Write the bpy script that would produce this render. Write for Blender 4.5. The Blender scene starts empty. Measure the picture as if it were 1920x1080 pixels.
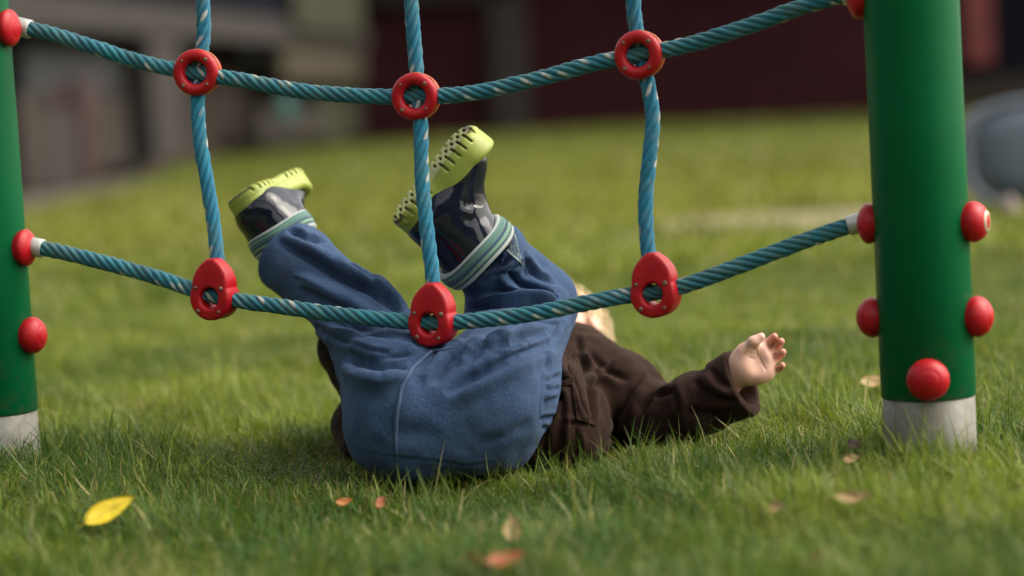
import bpy, math, random
import numpy as np
from mathutils import Vector, Matrix
from mathutils.bvhtree import BVHTree

rng = np.random.default_rng(7)
random.seed(7)
scene = bpy.context.scene
COL = scene.collection

# ------------------------------------------------------------------ camera
CAM_H, PITCH, ROLL, LENS = 0.41, math.radians(4.5), math.radians(3.3), 85.0
FPX = LENS / 36.0 * 1920.0
Fv = np.array([0, math.cos(PITCH), -math.sin(PITCH)])
U0 = np.array([0, math.sin(PITCH), math.cos(PITCH)])
R0 = np.array([1.0, 0, 0])
Rv = R0 * math.cos(ROLL) - U0 * math.sin(ROLL)
Uv = U0 * math.cos(ROLL) + R0 * math.sin(ROLL)
CAM = np.array([0, 0, CAM_H])


def P(px, py, d):
    """world point seen at photograph pixel (px, py) at the camera distance d (metres)"""
    return CAM + d * (Fv + Rv * ((px - 960) / FPX) + Uv * ((540 - py) / FPX))


def ray(px, py):
    v = Fv + Rv * ((px - 960) / FPX) + Uv * ((540 - py) / FPX)
    return v / np.linalg.norm(v)


# ------------------------------------------------------------------ basic mesh helpers
def make_mesh(name, V, F, mat, smooth=True, cols=None, mats=None, fmat=None):
    """F: an (n,4)/(n,3) array or a list of such arrays"""
    V = np.asarray(V, dtype=np.float32)
    Fs = F if isinstance(F, list) else [F]
    Fs = [np.asarray(f, dtype=np.int32) for f in Fs if len(f)]
    me = bpy.data.meshes.new(name)
    me.vertices.add(len(V))
    me.vertices.foreach_set('co', V.ravel())
    nl = sum(f.size for f in Fs)
    nf = sum(len(f) for f in Fs)
    me.loops.add(nl)
    me.loops.foreach_set('vertex_index', np.concatenate([f.ravel() for f in Fs]))
    me.polygons.add(nf)
    tot = np.concatenate([np.full(len(f), f.shape[1], np.int32) for f in Fs])
    st = np.concatenate([[0], np.cumsum(tot)[:-1]]).astype(np.int32)
    me.polygons.foreach_set('loop_start', st)
    me.polygons.foreach_set('loop_total', tot)
    me.polygons.foreach_set('use_smooth', np.full(nf, smooth, bool))
    if mats:
        for m in mats:
            me.materials.append(m)
        me.polygons.foreach_set('material_index', np.asarray(fmat, np.int32))
    else:
        me.materials.append(mat)
    if cols is not None:
        a = me.attributes.new('col', 'FLOAT_COLOR', 'POINT')
        c = np.ones((len(V), 4), np.float32)
        c[:, :3] = cols
        a.data.foreach_set('color', c.ravel())
    me.update(calc_edges=True)
    me.validate()
    return me


def link(name, me, parent=None, label=None, cat=None, group=None, kind=None):
    o = bpy.data.objects.new(name, me)
    COL.objects.link(o)
    if parent is not None:
        o.parent = parent
    tag(o, label, cat, group, kind)
    return o


def tag(o, label=None, cat=None, group=None, kind=None):
    if label: o['label'] = label
    if cat: o['category'] = cat
    if group: o['group'] = group
    if kind: o['kind'] = kind


def origin_of(o):
    p = np.zeros(3)
    while o is not None:
        p = p + np.array(o.location)
        o = o.parent
    return p


def part(name, V, F, mat, parent=None, smooth=True, cols=None, label=None, cat=None, group=None, kind=None, loc=None):
    """V in world coordinates; becomes a child of parent (which has no rotation)"""
    V = np.asarray(V, dtype=float)
    po = origin_of(parent) if parent is not None else np.zeros(3)
    if loc is not None:
        po_self = np.asarray(loc, float)
    else:
        po_self = po
    o = link(name, make_mesh(name, V - po_self, F, mat, smooth, cols), parent, label, cat, group, kind)
    o.location = Vector(po_self - po)
    return o


def empty(name, loc, label, cat, group=None):
    o = bpy.data.objects.new(name, None)
    COL.objects.link(o)
    o.location = Vector(loc)
    o.empty_display_size = 0.1
    tag(o, label, cat, group)
    return o


class MB:
    """collects several solids into one mesh"""
    def __init__(self):
        self.V, self.F, self.n, self.C = [], {}, 0, []

    def add(self, V, F, col=None):
        V = np.asarray(V, float)
        for f in (F if isinstance(F, list) else [F]):
            f = np.asarray(f, int)
            if len(f):
                self.F.setdefault(f.shape[1], []).append(f + self.n)
        self.V.append(V)
        self.C.append(np.tile(np.asarray(col if col is not None else (1, 1, 1), float), (len(V), 1)) if (col is None or np.ndim(col) == 1) else np.asarray(col))
        self.n += len(V)
        return self

    def box(self, c, h, col=None, bev=0.0, R=None):
        c = np.asarray(c, float); h = np.asarray(h, float)
        b = min(bev, h.min() * 0.9)
        if b <= 0:
            V = np.array([[x, y, z] for x in (-1, 1) for y in (-1, 1) for z in (-1, 1)], float) * h
            F = np.array([[0, 1, 3, 2], [4, 6, 7, 5], [0, 4, 5, 1], [2, 3, 7, 6], [0, 2, 6, 4], [1, 5, 7, 3]])
            Fl = [F]
        else:
            V, idx = [], {}
            for sx in (-1, 1):
                for sy in (-1, 1):
                    for sz in (-1, 1):
                        for ax in range(3):
                            s = np.array([sx, sy, sz], float)
                            p = s * (h - b)
                            p[ax] = s[ax] * h[ax]
                            idx[(sx, sy, sz, ax)] = len(V)
                            V.append(p)
            Q, T = [], []
            for ax in range(3):
                o1, o2 = [a for a in range(3) if a != ax]
                for s in (-1, 1):
                    q = []
                    for (a, b2) in ((-1, -1), (1, -1), (1, 1), (-1, 1)):
                        k = [0, 0, 0]; k[ax] = s; k[o1] = a; k[o2] = b2
                        q.append(idx[(k[0], k[1], k[2], ax)])
                    Q.append(q)
            for ax in range(3):
                o1, o2 = [a for a in range(3) if a != ax]
                for a in (-1, 1):
                    for b2 in (-1, 1):
                        q = []
                        for s, fx in ((-1, o1), (1, o1), (1, o2), (-1, o2)):
                            k = [0, 0, 0]; k[ax] = s; k[o1] = a; k[o2] = b2
                            q.append(idx[(k[0], k[1], k[2], fx)])
                        Q.append(q)
            for sx in (-1, 1):
                for sy in (-1, 1):
                    for sz in (-1, 1):
                        T.append([idx[(sx, sy, sz, a)] for a in range(3)])
            V = np.array(V)
            Fl = [np.array(Q), np.array(T)]
            Fl = [orient(V, f) for f in Fl]
        if R is not None:
            V = V @ np.asarray(R).T
        return self.add(V + c, Fl, col)

    def build(self, name, mat, parent=None, smooth=False, cols=False, **kw):
        V = np.concatenate(self.V)
        F = [np.concatenate(f) for f in self.F.values()]
        return part(name, V, F, mat, parent, smooth, np.concatenate(self.C) if cols else None, **kw)


def orient(V, F):
    """flip faces of a convex solid about the origin so that they face outward"""
    F = np.array(F)
    for i, f in enumerate(F):
        c = V[f].mean(0)
        n = np.cross(V[f[1]] - V[f[0]], V[f[2]] - V[f[0]])
        if n @ c < 0:
            F[i] = f[::-1]
    return F


def grid_faces(nu, nv, closed_u=False, closed_v=False):
    """index = u*nv+v"""
    u = np.arange(nu if closed_u else nu - 1)
    v = np.arange(nv if closed_v else nv - 1)
    uu, vv = np.meshgrid(u, v, indexing='ij')
    u1, v1 = (uu + 1) % nu, (vv + 1) % nv
    return np.stack([uu * nv + vv, u1 * nv + vv, u1 * nv + v1, uu * nv + v1], -1).reshape(-1, 4)


def frame_from(d, up=(0, 0, 1)):
    d = np.asarray(d, float); d = d / np.linalg.norm(d)
    up = np.asarray(up, float)
    if abs(d @ up) > 0.95:
        up = np.array([0, -1.0, 0])
    a = np.cross(up, d); a /= np.linalg.norm(a)
    b = np.cross(d, a)
    return a, b, d


def lathe(profile, base, axis, n=48):
    """profile: list of (radius, height along axis)"""
    a, b, d = frame_from(axis)
    pr = np.asarray(profile, float)
    t = np.linspace(0, 2 * np.pi, n, endpoint=False)
    ring = np.cos(t)[:, None] * a + np.sin(t)[:, None] * b
    V = (np.asarray(base)[None, None] + pr[:, 1][:, None, None] * d + pr[:, 0][:, None, None] * ring[None])
    V = V.reshape(-1, 3)
    F = grid_faces(len(pr), n, closed_v=True)[:, ::-1]
    return V, F


def catmull(pts, step):
    pts = np.asarray(pts, float)
    p = np.vstack([2 * pts[0] - pts[1], pts, 2 * pts[-1] - pts[-2]])
    out = []
    for i in range(1, len(p) - 2):
        t = np.linspace(0, 1, 24, endpoint=False)[:, None]
        p0, p1, p2, p3 = p[i - 1], p[i], p[i + 1], p[i + 2]
        out.append(0.5 * ((2 * p1) + (-p0 + p2) * t + (2 * p0 - 5 * p1 + 4 * p2 - p3) * t ** 2 + (-p0 + 3 * p1 - 3 * p2 + p3) * t ** 3))
    out.append(pts[-1:])
    c = np.vstack(out)
    s = np.concatenate([[0], np.cumsum(np.linalg.norm(np.diff(c, axis=0), axis=1))])
    n = max(2, int(s[-1] / step))
    q = np.linspace(0, s[-1], n)
    return np.stack([np.interp(q, s, c[:, k]) for k in range(3)], 1), q


# value noise for numpy
_tab = np.random.default_rng(3).random((64, 64, 64)).astype(np.float32) * 2 - 1


def vnoise(X, scale):
    q = np.asarray(X, float) * scale
    if q.shape[-1] == 2:
        q = np.concatenate([q, np.zeros(q.shape[:-1] + (1,))], -1)
    i = np.floor(q).astype(int)
    f = q - i
    f = f * f * (3 - 2 * f)
    r = 0
    for dx in (0, 1):
        for dy in (0, 1):
            for dz in (0, 1):
                w = (f[..., 0] if dx else 1 - f[..., 0]) * (f[..., 1] if dy else 1 - f[..., 1]) * (f[..., 2] if dz else 1 - f[..., 2])
                r = r + w * _tab[(i[..., 0] + dx) % 64, (i[..., 1] + dy) % 64, (i[..., 2] + dz) % 64]
    return r


# ------------------------------------------------------------------ signed distance tools
def cap(a, b, ra, rb):
    a, b = np.asarray(a, float), np.asarray(b, float)
    ab = b - a
    L2 = max(ab @ ab, 1e-12)

    def f(X):
        t = np.clip(((X - a) @ ab) / L2, 0, 1)
        return np.linalg.norm(X - a - t[:, None] * ab, axis=1) - (ra + (rb - ra) * t)
    return f


def ell(c, r, R=None):
    c, r = np.asarray(c, float), np.asarray(r, float)

    def f(X):
        q = X - c
        if R is not None:
            q = q @ R          # columns of R = local axes
        k0 = np.linalg.norm(q / r, axis=1)
        k1 = np.linalg.norm(q / (r * r), axis=1)
        return k0 * (k0 - 1) / np.maximum(k1, 1e-9)
    return f


def smin(a, b, k):
    h = np.clip(0.5 + 0.5 * (b - a) / k, 0, 1)
    return b + (a - b) * h - k * h * (1 - h)


def union(fs, k):
    def f(X):
        d = fs[0](X)
        for g in fs[1:]:
            d = smin(d, g(X), k)
        return d
    return f


def subtract(f, g, k=0.003):
    return lambda X: -smin(-f(X), g(X), k)


def surface(f, lo, hi, h, s=5):
    """surface nets on a sparse grid; returns verts, quads"""
    lo = np.asarray(lo, float)
    n = (np.ceil((np.asarray(hi) - lo) / (h * s)).astype(int)) * s
    nb = n // s
    bc = np.stack(np.meshgrid(*[np.arange(m) for m in nb], indexing='ij'), -1).reshape(-1, 3)
    cv = np.concatenate([f(lo + (c * s + (s - 1) / 2) * h) for c in np.array_split(bc, max(1, len(bc) // 200000))])
    A = np.empty(tuple(n), np.float32)
    A6 = A.reshape(nb[0], s, nb[1], s, nb[2], s)
    A6[:] = cv.reshape(nb[0], 1, nb[1], 1, nb[2], 1)
    act = np.abs(cv) < s * h * 2.2
    ab = bc[act]
    loc = np.stack(np.meshgrid(*[np.arange(s)] * 3, indexing='ij'), -1).reshape(-1, 3)
    for ch in np.array_split(ab, max(1, len(ab) * s ** 3 // 400000)):
        if not len(ch):
            continue
        idx = (ch[:, None] * s + loc[None]).reshape(-1, 3)
        A[idx[:, 0], idx[:, 1], idx[:, 2]] = f(lo + idx * h)
    S = A < 0
    c = np.zeros(tuple(n - 1), np.uint8)
    for dx in (0, 1):
        for dy in (0, 1):
            for dz in (0, 1):
                c += S[dx:n[0] - 1 + dx, dy:n[1] - 1 + dy, dz:n[2] - 1 + dz]
    cells = np.argwhere((c > 0) & (c < 8))
    vid = np.full(tuple(n - 1), -1, np.int64)
    vid[cells[:, 0], cells[:, 1], cells[:, 2]] = np.arange(len(cells))
    acc = np.zeros((len(cells), 3)); cnt = np.zeros(len(cells))
    corners = [(x, y, z) for x in (0, 1) for y in (0, 1) for z in (0, 1)]
    for a in corners:
        for ax in range(3):
            if a[ax] == 0:
                b = list(a); b[ax] = 1
                ia = cells + np.array(a); ib = cells + np.array(b)
                va = A[ia[:, 0], ia[:, 1], ia[:, 2]]; vb = A[ib[:, 0], ib[:, 1], ib[:, 2]]
                m = (va < 0) != (vb < 0)
                t = np.where(m, va / np.where(va == vb, 1, va - vb), 0)
                p = np.array(a, float)[None] + np.zeros((len(cells), 3))
                p[:, ax] += t
                acc[m] += p[m]; cnt[m] += 1
    V = lo + (cells + acc / np.maximum(cnt, 1)[:, None]) * h
    quads = []
    for ax in range(3):
        o1, o2 = (ax + 1) % 3, (ax + 2) % 3
        sl0 = [slice(None)] * 3; sl1 = [slice(None)] * 3
        sl0[ax] = slice(0, -1); sl1[ax] = slice(1, None)
        s0, s1 = S[tuple(sl0)], S[tuple(sl1)]
        e = np.argwhere(s0 != s1)
        ok = (e[:, o1] > 0) & (e[:, o2] > 0) & (e[:, o1] < n[o1] - 1) & (e[:, o2] < n[o2] - 1)
        e = e[ok]
        inside = s0[e[:, 0], e[:, 1], e[:, 2]]
        def g(d1, d2):
            q = e.copy(); q[:, o1] -= d1; q[:, o2] -= d2
            return vid[q[:, 0], q[:, 1], q[:, 2]]
        q = np.stack([g(1, 1), g(0, 1), g(0, 0), g(1, 0)], 1)
        q[~inside] = q[~inside][:, ::-1]
        quads.append(q)
    Q = np.concatenate(quads)
    Q = Q[(Q >= 0).all(1)]
    return V, Q


def edges_of(F):
    e = np.concatenate([F[:, [i, (i + 1) % F.shape[1]]] for i in range(F.shape[1])])
    e.sort(axis=1)
    return np.unique(e, axis=0)


def relax(V, F, it=3, lam=0.5):
    E = edges_of(F)
    deg = np.bincount(E.ravel(), minlength=len(V)).astype(float)
    for _ in range(it):
        acc = np.zeros_like(V)
        for k in range(3):
            acc[:, k] = np.bincount(E[:, 0], V[E[:, 1], k], len(V)) + np.bincount(E[:, 1], V[E[:, 0], k], len(V))
        V = V + lam * (acc / np.maximum(deg, 1)[:, None] - V)
    return V


def vnormals(V, F):
    n = np.cross(V[F[:, 2]] - V[F[:, 0]], V[F[:, 3]] - V[F[:, 1]])
    N = np.zeros_like(V)
    for k in range(3):
        for j in range(4):
            N[:, k] += np.bincount(F[:, j], n[:, k], len(V))
    return N / np.maximum(np.linalg.norm(N, axis=1), 1e-12)[:, None]


def bvh(V, F):
    return BVHTree.FromPolygons([tuple(v) for v in V], [tuple(int(i) for i in f) for f in F])


def project(tree, pts, n=24):
    """pixel polyline -> 3-D polyline lying on the surface"""
    pts = np.asarray(pts, float)
    s = np.concatenate([[0], np.cumsum(np.linalg.norm(np.diff(pts, axis=0), axis=1))])
    q = np.linspace(0, s[-1], n)
    out = []
    for x, y in zip(np.interp(q, s, pts[:, 0]), np.interp(q, s, pts[:, 1])):
        hit = tree.ray_cast(Vector(CAM), Vector(ray(x, y)))
        if hit[0] is not None:
            out.append(np.array(hit[0]))
    return np.array(out)


def crease(V, N, line, amp, w, ridge=0.0, side=1, push=None):
    """press (amp<0) or raise (amp>0) the surface along a 3-D line; ridge raises one flank"""
    if len(line) < 2:
        return V
    R = abs(w) * 5
    lo, hi = line.min(0) - R, line.max(0) + R
    idx = np.where(((V > lo) & (V < hi)).all(1))[0]
    if not len(idx):
        return V
    best = np.full(len(idx), 1e9); bt = np.zeros(len(idx)); sg = np.zeros(len(idx))
    L = len(line) - 1
    for i in range(L):
        a, b = line[i], line[i + 1]
        ab = b - a
        l2 = max(ab @ ab, 1e-12)
        t = np.clip((V[idx] - a) @ ab / l2, 0, 1)
        dv = V[idx] - a - t[:, None] * ab
        d = np.linalg.norm(dv, axis=1)
        m = d < best
        best[m] = d[m]; bt[m] = (i + t[m]) / L
        sd = np.sign(np.einsum('ij,ij->i', np.cross(np.broadcast_to(ab, dv.shape), dv), N[idx]))
        sg[m] = sd[m]
    taper = np.clip(np.minimum(bt, 1 - bt) * 4, 0, 1) ** 0.7
    disp = amp * np.exp(-(best / w) ** 2)
    if ridge:
        disp = disp + ridge * np.exp(-((best * sg * side - 2.0 * w) / (1.4 * w)) ** 2)
    V = V.copy()
    V[idx] += (disp * taper)[:, None] * N[idx]
    return V


# ------------------------------------------------------------------ materials
def srgb(r, g, b):
    f = lambda c: (c / 255 / 12.92) if c / 255 <= 0.04045 else ((c / 255 + 0.055) / 1.055) ** 2.4
    return (f(r), f(g), f(b))


class Mat:
    def __init__(self, name, base=(0.5, 0.5, 0.5), rough=0.6, **kw):
        self.m = bpy.data.materials.new(name)
        self.m.use_nodes = True
        self.nt = self.m.node_tree
        self.b = self.nt.nodes['Principled BSDF']
        self.b.inputs['Base Color'].default_value = (*base, 1)
        self.b.inputs['Roughness'].default_value = rough
        for k, v in kw.items():
            self.b.inputs[k.replace('_', ' ')].default_value = v
        self.coord = None

    def n(self, t, **kw):
        x = self.nt.nodes.new(t)
        for k, v in kw.items():
            if k in x.inputs:
                x.inputs[k].default_value = v
            else:
                setattr(x, k, v)
        return x

    def l(self, a, b):
        self.nt.links.new(a, b)

    def obj(self, scale=None):
        if self.coord is None:
            self.coord = self.n('ShaderNodeTexCoord')
        if scale is None:
            return self.coord.outputs['Object']
        mp = self.n('ShaderNodeMapping')
        mp.inputs['Scale'].default_value = scale
        self.l(self.coord.outputs['Object'], mp.inputs['Vector'])
        return mp.outputs['Vector']

    def noise(self, scale, detail=3, rough=0.5, vec=None):
        x = self.n('ShaderNodeTexNoise')
        x.inputs['Scale'].default_value = scale
        x.inputs['Detail'].default_value = detail
        x.inputs['Roughness'].default_value = rough
        self.l(vec if vec is not None else self.obj(), x.inputs['Vector'])
        return x.outputs['Fac']

    def ramp(self, fac, stops):
        x = self.n('ShaderNodeValToRGB')
        e = x.color_ramp.elements
        while len(e) < len(stops):
            e.new(0.5)
        for el, (p, c) in zip(e, stops):
            el.position = p
            el.color = (*c, 1) if len(c) == 3 else c
        self.l(fac, x.inputs['Fac'])
        return x.outputs['Color']

    def mix(self, fac, a, b, blend='MIX'):
        x = self.n('ShaderNodeMix')
        x.data_type = 'RGBA'
        x.blend_type = blend
        for s, v in ((0, fac), (6, a), (7, b)):
            if hasattr(v, 'is_output'):
                self.l(v, x.inputs[s])
            elif s == 0:
                x.inputs[0].default_value = v
            else:
                x.inputs[s].default_value = (*v, 1)
        return x.outputs[2]

    def attr(self, name='col'):
        x = self.n('ShaderNodeAttribute')
        x.attribute_name = name
        return x.outputs['Color']

    def color(self, s):
        self.l(s, self.b.inputs['Base Color'])
        return self

    def bump(self, h, strength=0.3, dist=0.002):
        x = self.n('ShaderNodeBump')
        x.inputs['Strength'].default_value = strength
        x.inputs['Distance'].default_value = dist
        self.l(h, x.inputs['Height'])
        self.l(x.outputs['Normal'], self.b.inputs['Normal'])
        return self


def simple(name, base, rough=0.6, var=0.25, scale=30, bump=0.15, bd=0.002, **kw):
    m = Mat(name, base, rough, **kw)
    nz = m.noise(scale, 5, 0.6)
    lo = tuple(c * (1 - var) for c in base); hi = tuple(min(1, c * (1 + var)) for c in base)
    m.color(m.ramp(nz, [(0.3, lo), (0.7, hi)]))
    if bump:
        m.bump(m.noise(scale * 3, 4, 0.6), bump, bd)
    return m.m


# green powder coat
m = Mat('green_paint', (0.0, 0.13, 0.042), 0.4, Specular_IOR_Level=0.14)
nz = m.noise(9, 6, 0.65)
c = m.ramp(nz, [(0.3, (0.0, 0.082, 0.026)), (0.7, (0.0, 0.102, 0.034))])
scr = m.noise(1, 4, 0.7, vec=m.obj((260, 260, 22)))
c = m.mix(m.ramp(scr, [(0.66, (0, 0, 0)), (0.74, (0.35, 0.35, 0.35))]), c, (0.03, 0.16, 0.075))
chip = m.noise(75, 5, 0.75)
c = m.mix(m.ramp(chip, [(0.715, (0, 0, 0)), (0.74, (0.7, 0.7, 0.7))]), c, (0.10, 0.14, 0.10))
sx = m.n('ShaderNodeSeparateXYZ'); m.l(m.obj(), sx.inputs[0])
mr = m.n('ShaderNodeMapRange'); m.l(sx.outputs['Z'], mr.inputs['Value'])
mr.inputs['From Min'].default_value = 0.05; mr.inputs['From Max'].default_value = 0.17
mr.inputs['To Min'].default_value = 0.55; mr.inputs['To Max'].default_value = 0.0
mu = m.n('ShaderNodeMath', operation='MULTIPLY'); m.l(mr.outputs['Result'], mu.inputs[0])
m.l(m.ramp(m.noise(55, 6, 0.75), [(0.48, (0, 0, 0)), (0.68, (1, 1, 1))]), mu.inputs[1])
c = m.mix(mu.outputs[0], c, (0.075, 0.06, 0.035))
m.color(c)
rr = m.n('ShaderNodeMapRange'); m.l(m.noise(40, 5, 0.7), rr.inputs['Value'])
rr.inputs['To Min'].default_value = 0.3; rr.inputs['To Max'].default_value = 0.52
m.l(rr.outputs['Result'], m.b.inputs['Roughness'])
m.bump(m.noise(220, 3, 0.6), 0.06, 0.001)
M_GREEN = m.m

# galvanised / weathered metal foot
m = Mat('galvanised_metal', (0.4, 0.4, 0.38), 0.55, Metallic=0.35)
c1 = m.ramp(m.noise(22, 6, 0.7), [(0.3, (0.15, 0.143, 0.122)), (0.62, (0.29, 0.285, 0.255))])
streak = m.noise(1, 5, 0.65, vec=m.obj((70, 70, 9)))
c2 = m.mix(m.ramp(streak, [(0.5, (0, 0, 0)), (0.72, (0.55, 0.55, 0.55))]), c1, (0.16, 0.12, 0.075))
m.color(c2)
m.bump(m.noise(90, 4, 0.6), 0.2, 0.001)
M_GALV = m.m

# red plastic
m = Mat('red_plastic', (0.55, 0.012, 0.018), 0.3, Specular_IOR_Level=0.32)
scr = m.noise(1, 5, 0.7, vec=m.obj((60, 260, 120)))
base = m.ramp(m.noise(45, 4, 0.6), [(0.3, (0.34, 0.004, 0.010)), (0.7, (0.46, 0.007, 0.014))])
m.color(m.mix(m.ramp(scr, [(0.60, (0, 0, 0)), (0.75, (0.18, 0.18, 0.18))]), base, (0.50, 0.06, 0.055)))
rr = m.n('ShaderNodeMapRange'); m.l(m.noise(110, 5, 0.7), rr.inputs['Value'])
rr.inputs['To Min'].default_value = 0.25; rr.inputs['To Max'].default_value = 0.55
m.l(rr.outputs['Result'], m.b.inputs['Roughness'])
m.bump(m.noise(150, 4, 0.6), 0.08, 0.001)
M_RED = m.m
M_REDDIRT = simple('grimy_red_plastic', (0.5, 0.02, 0.012), 0.45, 0.4, 60)
M_MUSTARD = simple('yellowed_grime', (0.42, 0.2, 0.03), 0.7, 0.4, 120)
M_RIVET = simple('dull_rivet_metal', (0.17, 0.12, 0.08), 0.55, 0.4, 300, Metallic=0.3)
M_ALU = simple('aluminium', (0.50, 0.50, 0.48), 0.42, 0.15, 80, 0.1, 0.0005, Metallic=0.45)
M_CREAM = simple('cream_plug', (0.6, 0.53, 0.4), 0.6, 0.2, 120)

# rope
m = Mat('rope_fibre', (0.05, 0.25, 0.3), 0.85)
fib = m.noise(1400, 3, 0.7)
grime = m.noise(38, 5, 0.65)
a = m.attr()
c = m.mix(m.ramp(fib, [(0.25, (0.0, 0.0, 0.0)), (0.75, (1, 1, 1))]), m.mix(0.5, a, (0.0, 0.0, 0.0)), a)
c = m.mix(m.ramp(grime, [(0.48, (0, 0, 0)), (0.72, (0.38, 0.38, 0.38))]), c, (0.15, 0.19, 0.13))
m.color(c)
m.b.inputs['Sheen Weight'].default_value = 0.12
m.bump(fib, 0.5, 0.0012)
M_ROPE = m.m

# fleece trousers
m = Mat('blue_velour', (0.05, 0.1, 0.24), 0.95)
sp = m.noise(520, 4, 0.8)
bl = m.noise(26, 5, 0.6)
base = m.ramp(sp, [(0.3, (0.018, 0.038, 0.090)), (0.5, (0.034, 0.066, 0.140)), (0.72, (0.090, 0.135, 0.225))])
base = m.mix(m.ramp(bl, [(0.35, (0, 0, 0)), (0.7, (0.4, 0.4, 0.4))]), base, (0.062, 0.098, 0.175))
dirt = m.noise(11, 5, 0.7)
base = m.mix(m.ramp(dirt, [(0.58, (0, 0, 0)), (0.75, (0.25, 0.25, 0.25))]), base, (0.075, 0.08, 0.085))
m.color(m.mix(1.0, base, m.attr(), 'MULTIPLY'))
m.b.inputs['Sheen Weight'].default_value = 0.1
m.b.inputs['Sheen Roughness'].default_value = 0.45
m.b.inputs['Sheen Tint'].default_value = (0.55, 0.7, 1.0, 1)
m.b.inputs['Specular IOR Level'].default_value = 0.15
mm = m.n('ShaderNodeMath', operation='ADD'); m.l(sp, mm.inputs[0]); m.l(m.noise(160, 4, 0.6), mm.inputs[1])
m.bump(mm.outputs[0], 0.55, 0.0016)
M_BLUE = m.m
M_SEAM = simple('blue_seam_piping', (0.055, 0.093, 0.175), 0.9, 0.25, 900, 0.4, 0.0006)

# corduroy
m = Mat('brown_corduroy', (0.05, 0.03, 0.02), 0.95)
wv = m.n('ShaderNodeTexWave', wave_type='BANDS', bands_direction='Z')
wv.inputs['Scale'].default_value = 150; wv.inputs['Distortion'].default_value = 2.5
wv.inputs['Detail'].default_value = 2; wv.inputs['Detail Scale'].default_value = 0.4
m.l(m.obj(), wv.inputs['Vector'])
base = m.ramp(m.noise(35, 5, 0.65), [(0.3, (0.017, 0.0088, 0.0064)), (0.7, (0.041, 0.0215, 0.0148))])
base = m.mix(m.ramp(wv.outputs['Fac'], [(0.2, (0.5, 0.5, 0.5)), (0.7, (0, 0, 0))]), base, (0.012, 0.007, 0.006))
m.color(base)
m.b.inputs['Sheen Weight'].default_value = 0.05
m.b.inputs['Sheen Roughness'].default_value = 0.4
m.b.inputs['Sheen Tint'].default_value = (1, 0.8, 0.68, 1)
m.b.inputs['Specular IOR Level'].default_value = 0.1
m.bump(wv.outputs['Fac'], 0.35, 0.001)
M_CORD = m.m

# boots
m = Mat('navy_rubber', (0.006, 0.008, 0.018), 0.13, Specular_IOR_Level=0.4)
m.b.inputs['Coat Weight'].default_value = 0.25
m.b.inputs['Coat Roughness'].default_value = 0.06
m.color(m.ramp(m.noise(30, 4, 0.6), [(0.35, (0.004, 0.006, 0.015)), (0.7, (0.012, 0.014, 0.026))]))
rr = m.n('ShaderNodeMapRange'); m.l(m.noise(55, 5, 0.7), rr.inputs['Value'])
rr.inputs['To Min'].default_value = 0.05; rr.inputs['To Max'].default_value = 0.16
m.l(rr.outputs['Result'], m.b.inputs['Roughness'])
m.bump(m.noise(28, 3, 0.5), 0.25, 0.004)
M_BOOT = m.m
m = Mat('lime_rubber', (0.35, 0.42, 0.03), 0.48)
base = m.ramp(m.noise(40, 5, 0.65), [(0.3, (0.25, 0.30, 0.042)), (0.7, (0.33, 0.38, 0.070))])
m.color(m.mix(1.0, base, m.attr(), 'MULTIPLY'))
m.bump(m.noise(200, 4, 0.6), 0.15, 0.001)
m.b.inputs['Subsurface Weight'].default_value = 0.06
m.b.inputs['Subsurface Radius'].default_value = (0.004, 0.004, 0.001)
M_LIME = m.m
m = Mat('striped_rib_knit', (0.1, 0.2, 0.15), 0.9)
m.color(m.mix(m.ramp(m.noise(700, 3, 0.6), [(0.3, (0, 0, 0)), (0.7, (0.3, 0.3, 0.3))]), m.attr(), (0.05, 0.07, 0.08)))
m.bump(m.noise(500, 3, 0.6), 0.4, 0.001)
m.b.inputs['Sheen Weight'].default_value = 0.2
M_COLLAR = m.m

# skin
m = Mat('skin', (0.6, 0.33, 0.24), 0.5)
m.color(m.mix(m.ramp(m.noise(120, 4, 0.6), [(0.35, (0, 0, 0)), (0.7, (0.25, 0.25, 0.25))]), m.attr(), (0.48, 0.22, 0.15)))
m.b.inputs['Subsurface Weight'].default_value = 0.25
m.b.inputs['Subsurface Radius'].default_value = (0.006, 0.002, 0.001)
m.b.inputs['Subsurface Scale'].default_value = 0.6
m.bump(m.noise(600, 3, 0.6), 0.12, 0.0006)
M_SKIN = m.m
m = Mat('blond_hair', (0.5, 0.36, 0.18), 0.55)
m.color(m.ramp(m.noise(1, 4, 0.6, vec=m.obj((300, 60, 120))), [(0.3, (0.42, 0.29, 0.13)), (0.7, (0.72, 0.56, 0.33))]))
m.b.inputs['Sheen Weight'].default_value = 0.3
M_HAIR = m.m
M_EYE = simple('eye_white', (0.75, 0.73, 0.7), 0.15, 0.05, 50, 0)

# grass + soil
m = Mat('grass_blade', (0.06, 0.12, 0.02), 0.5)
a = m.attr()
m.color(a)
m.b.inputs['Specular IOR Level'].default_value = 0.35
tr = m.n('ShaderNodeBsdfTranslucent')
tc = m.mix(1.0, a, (1.25, 1.3, 0.75), 'MULTIPLY')
m.l(tc, tr.inputs['Color'])
ms = m.n('ShaderNodeMixShader'); ms.inputs[0].default_value = 0.35
out = m.nt.nodes['Material Output']
m.l(m.b.outputs[0], ms.inputs[1]); m.l(tr.outputs[0], ms.inputs[2]); m.l(ms.outputs[0], out.inputs['Surface'])
M_GRASS = m.m

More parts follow.
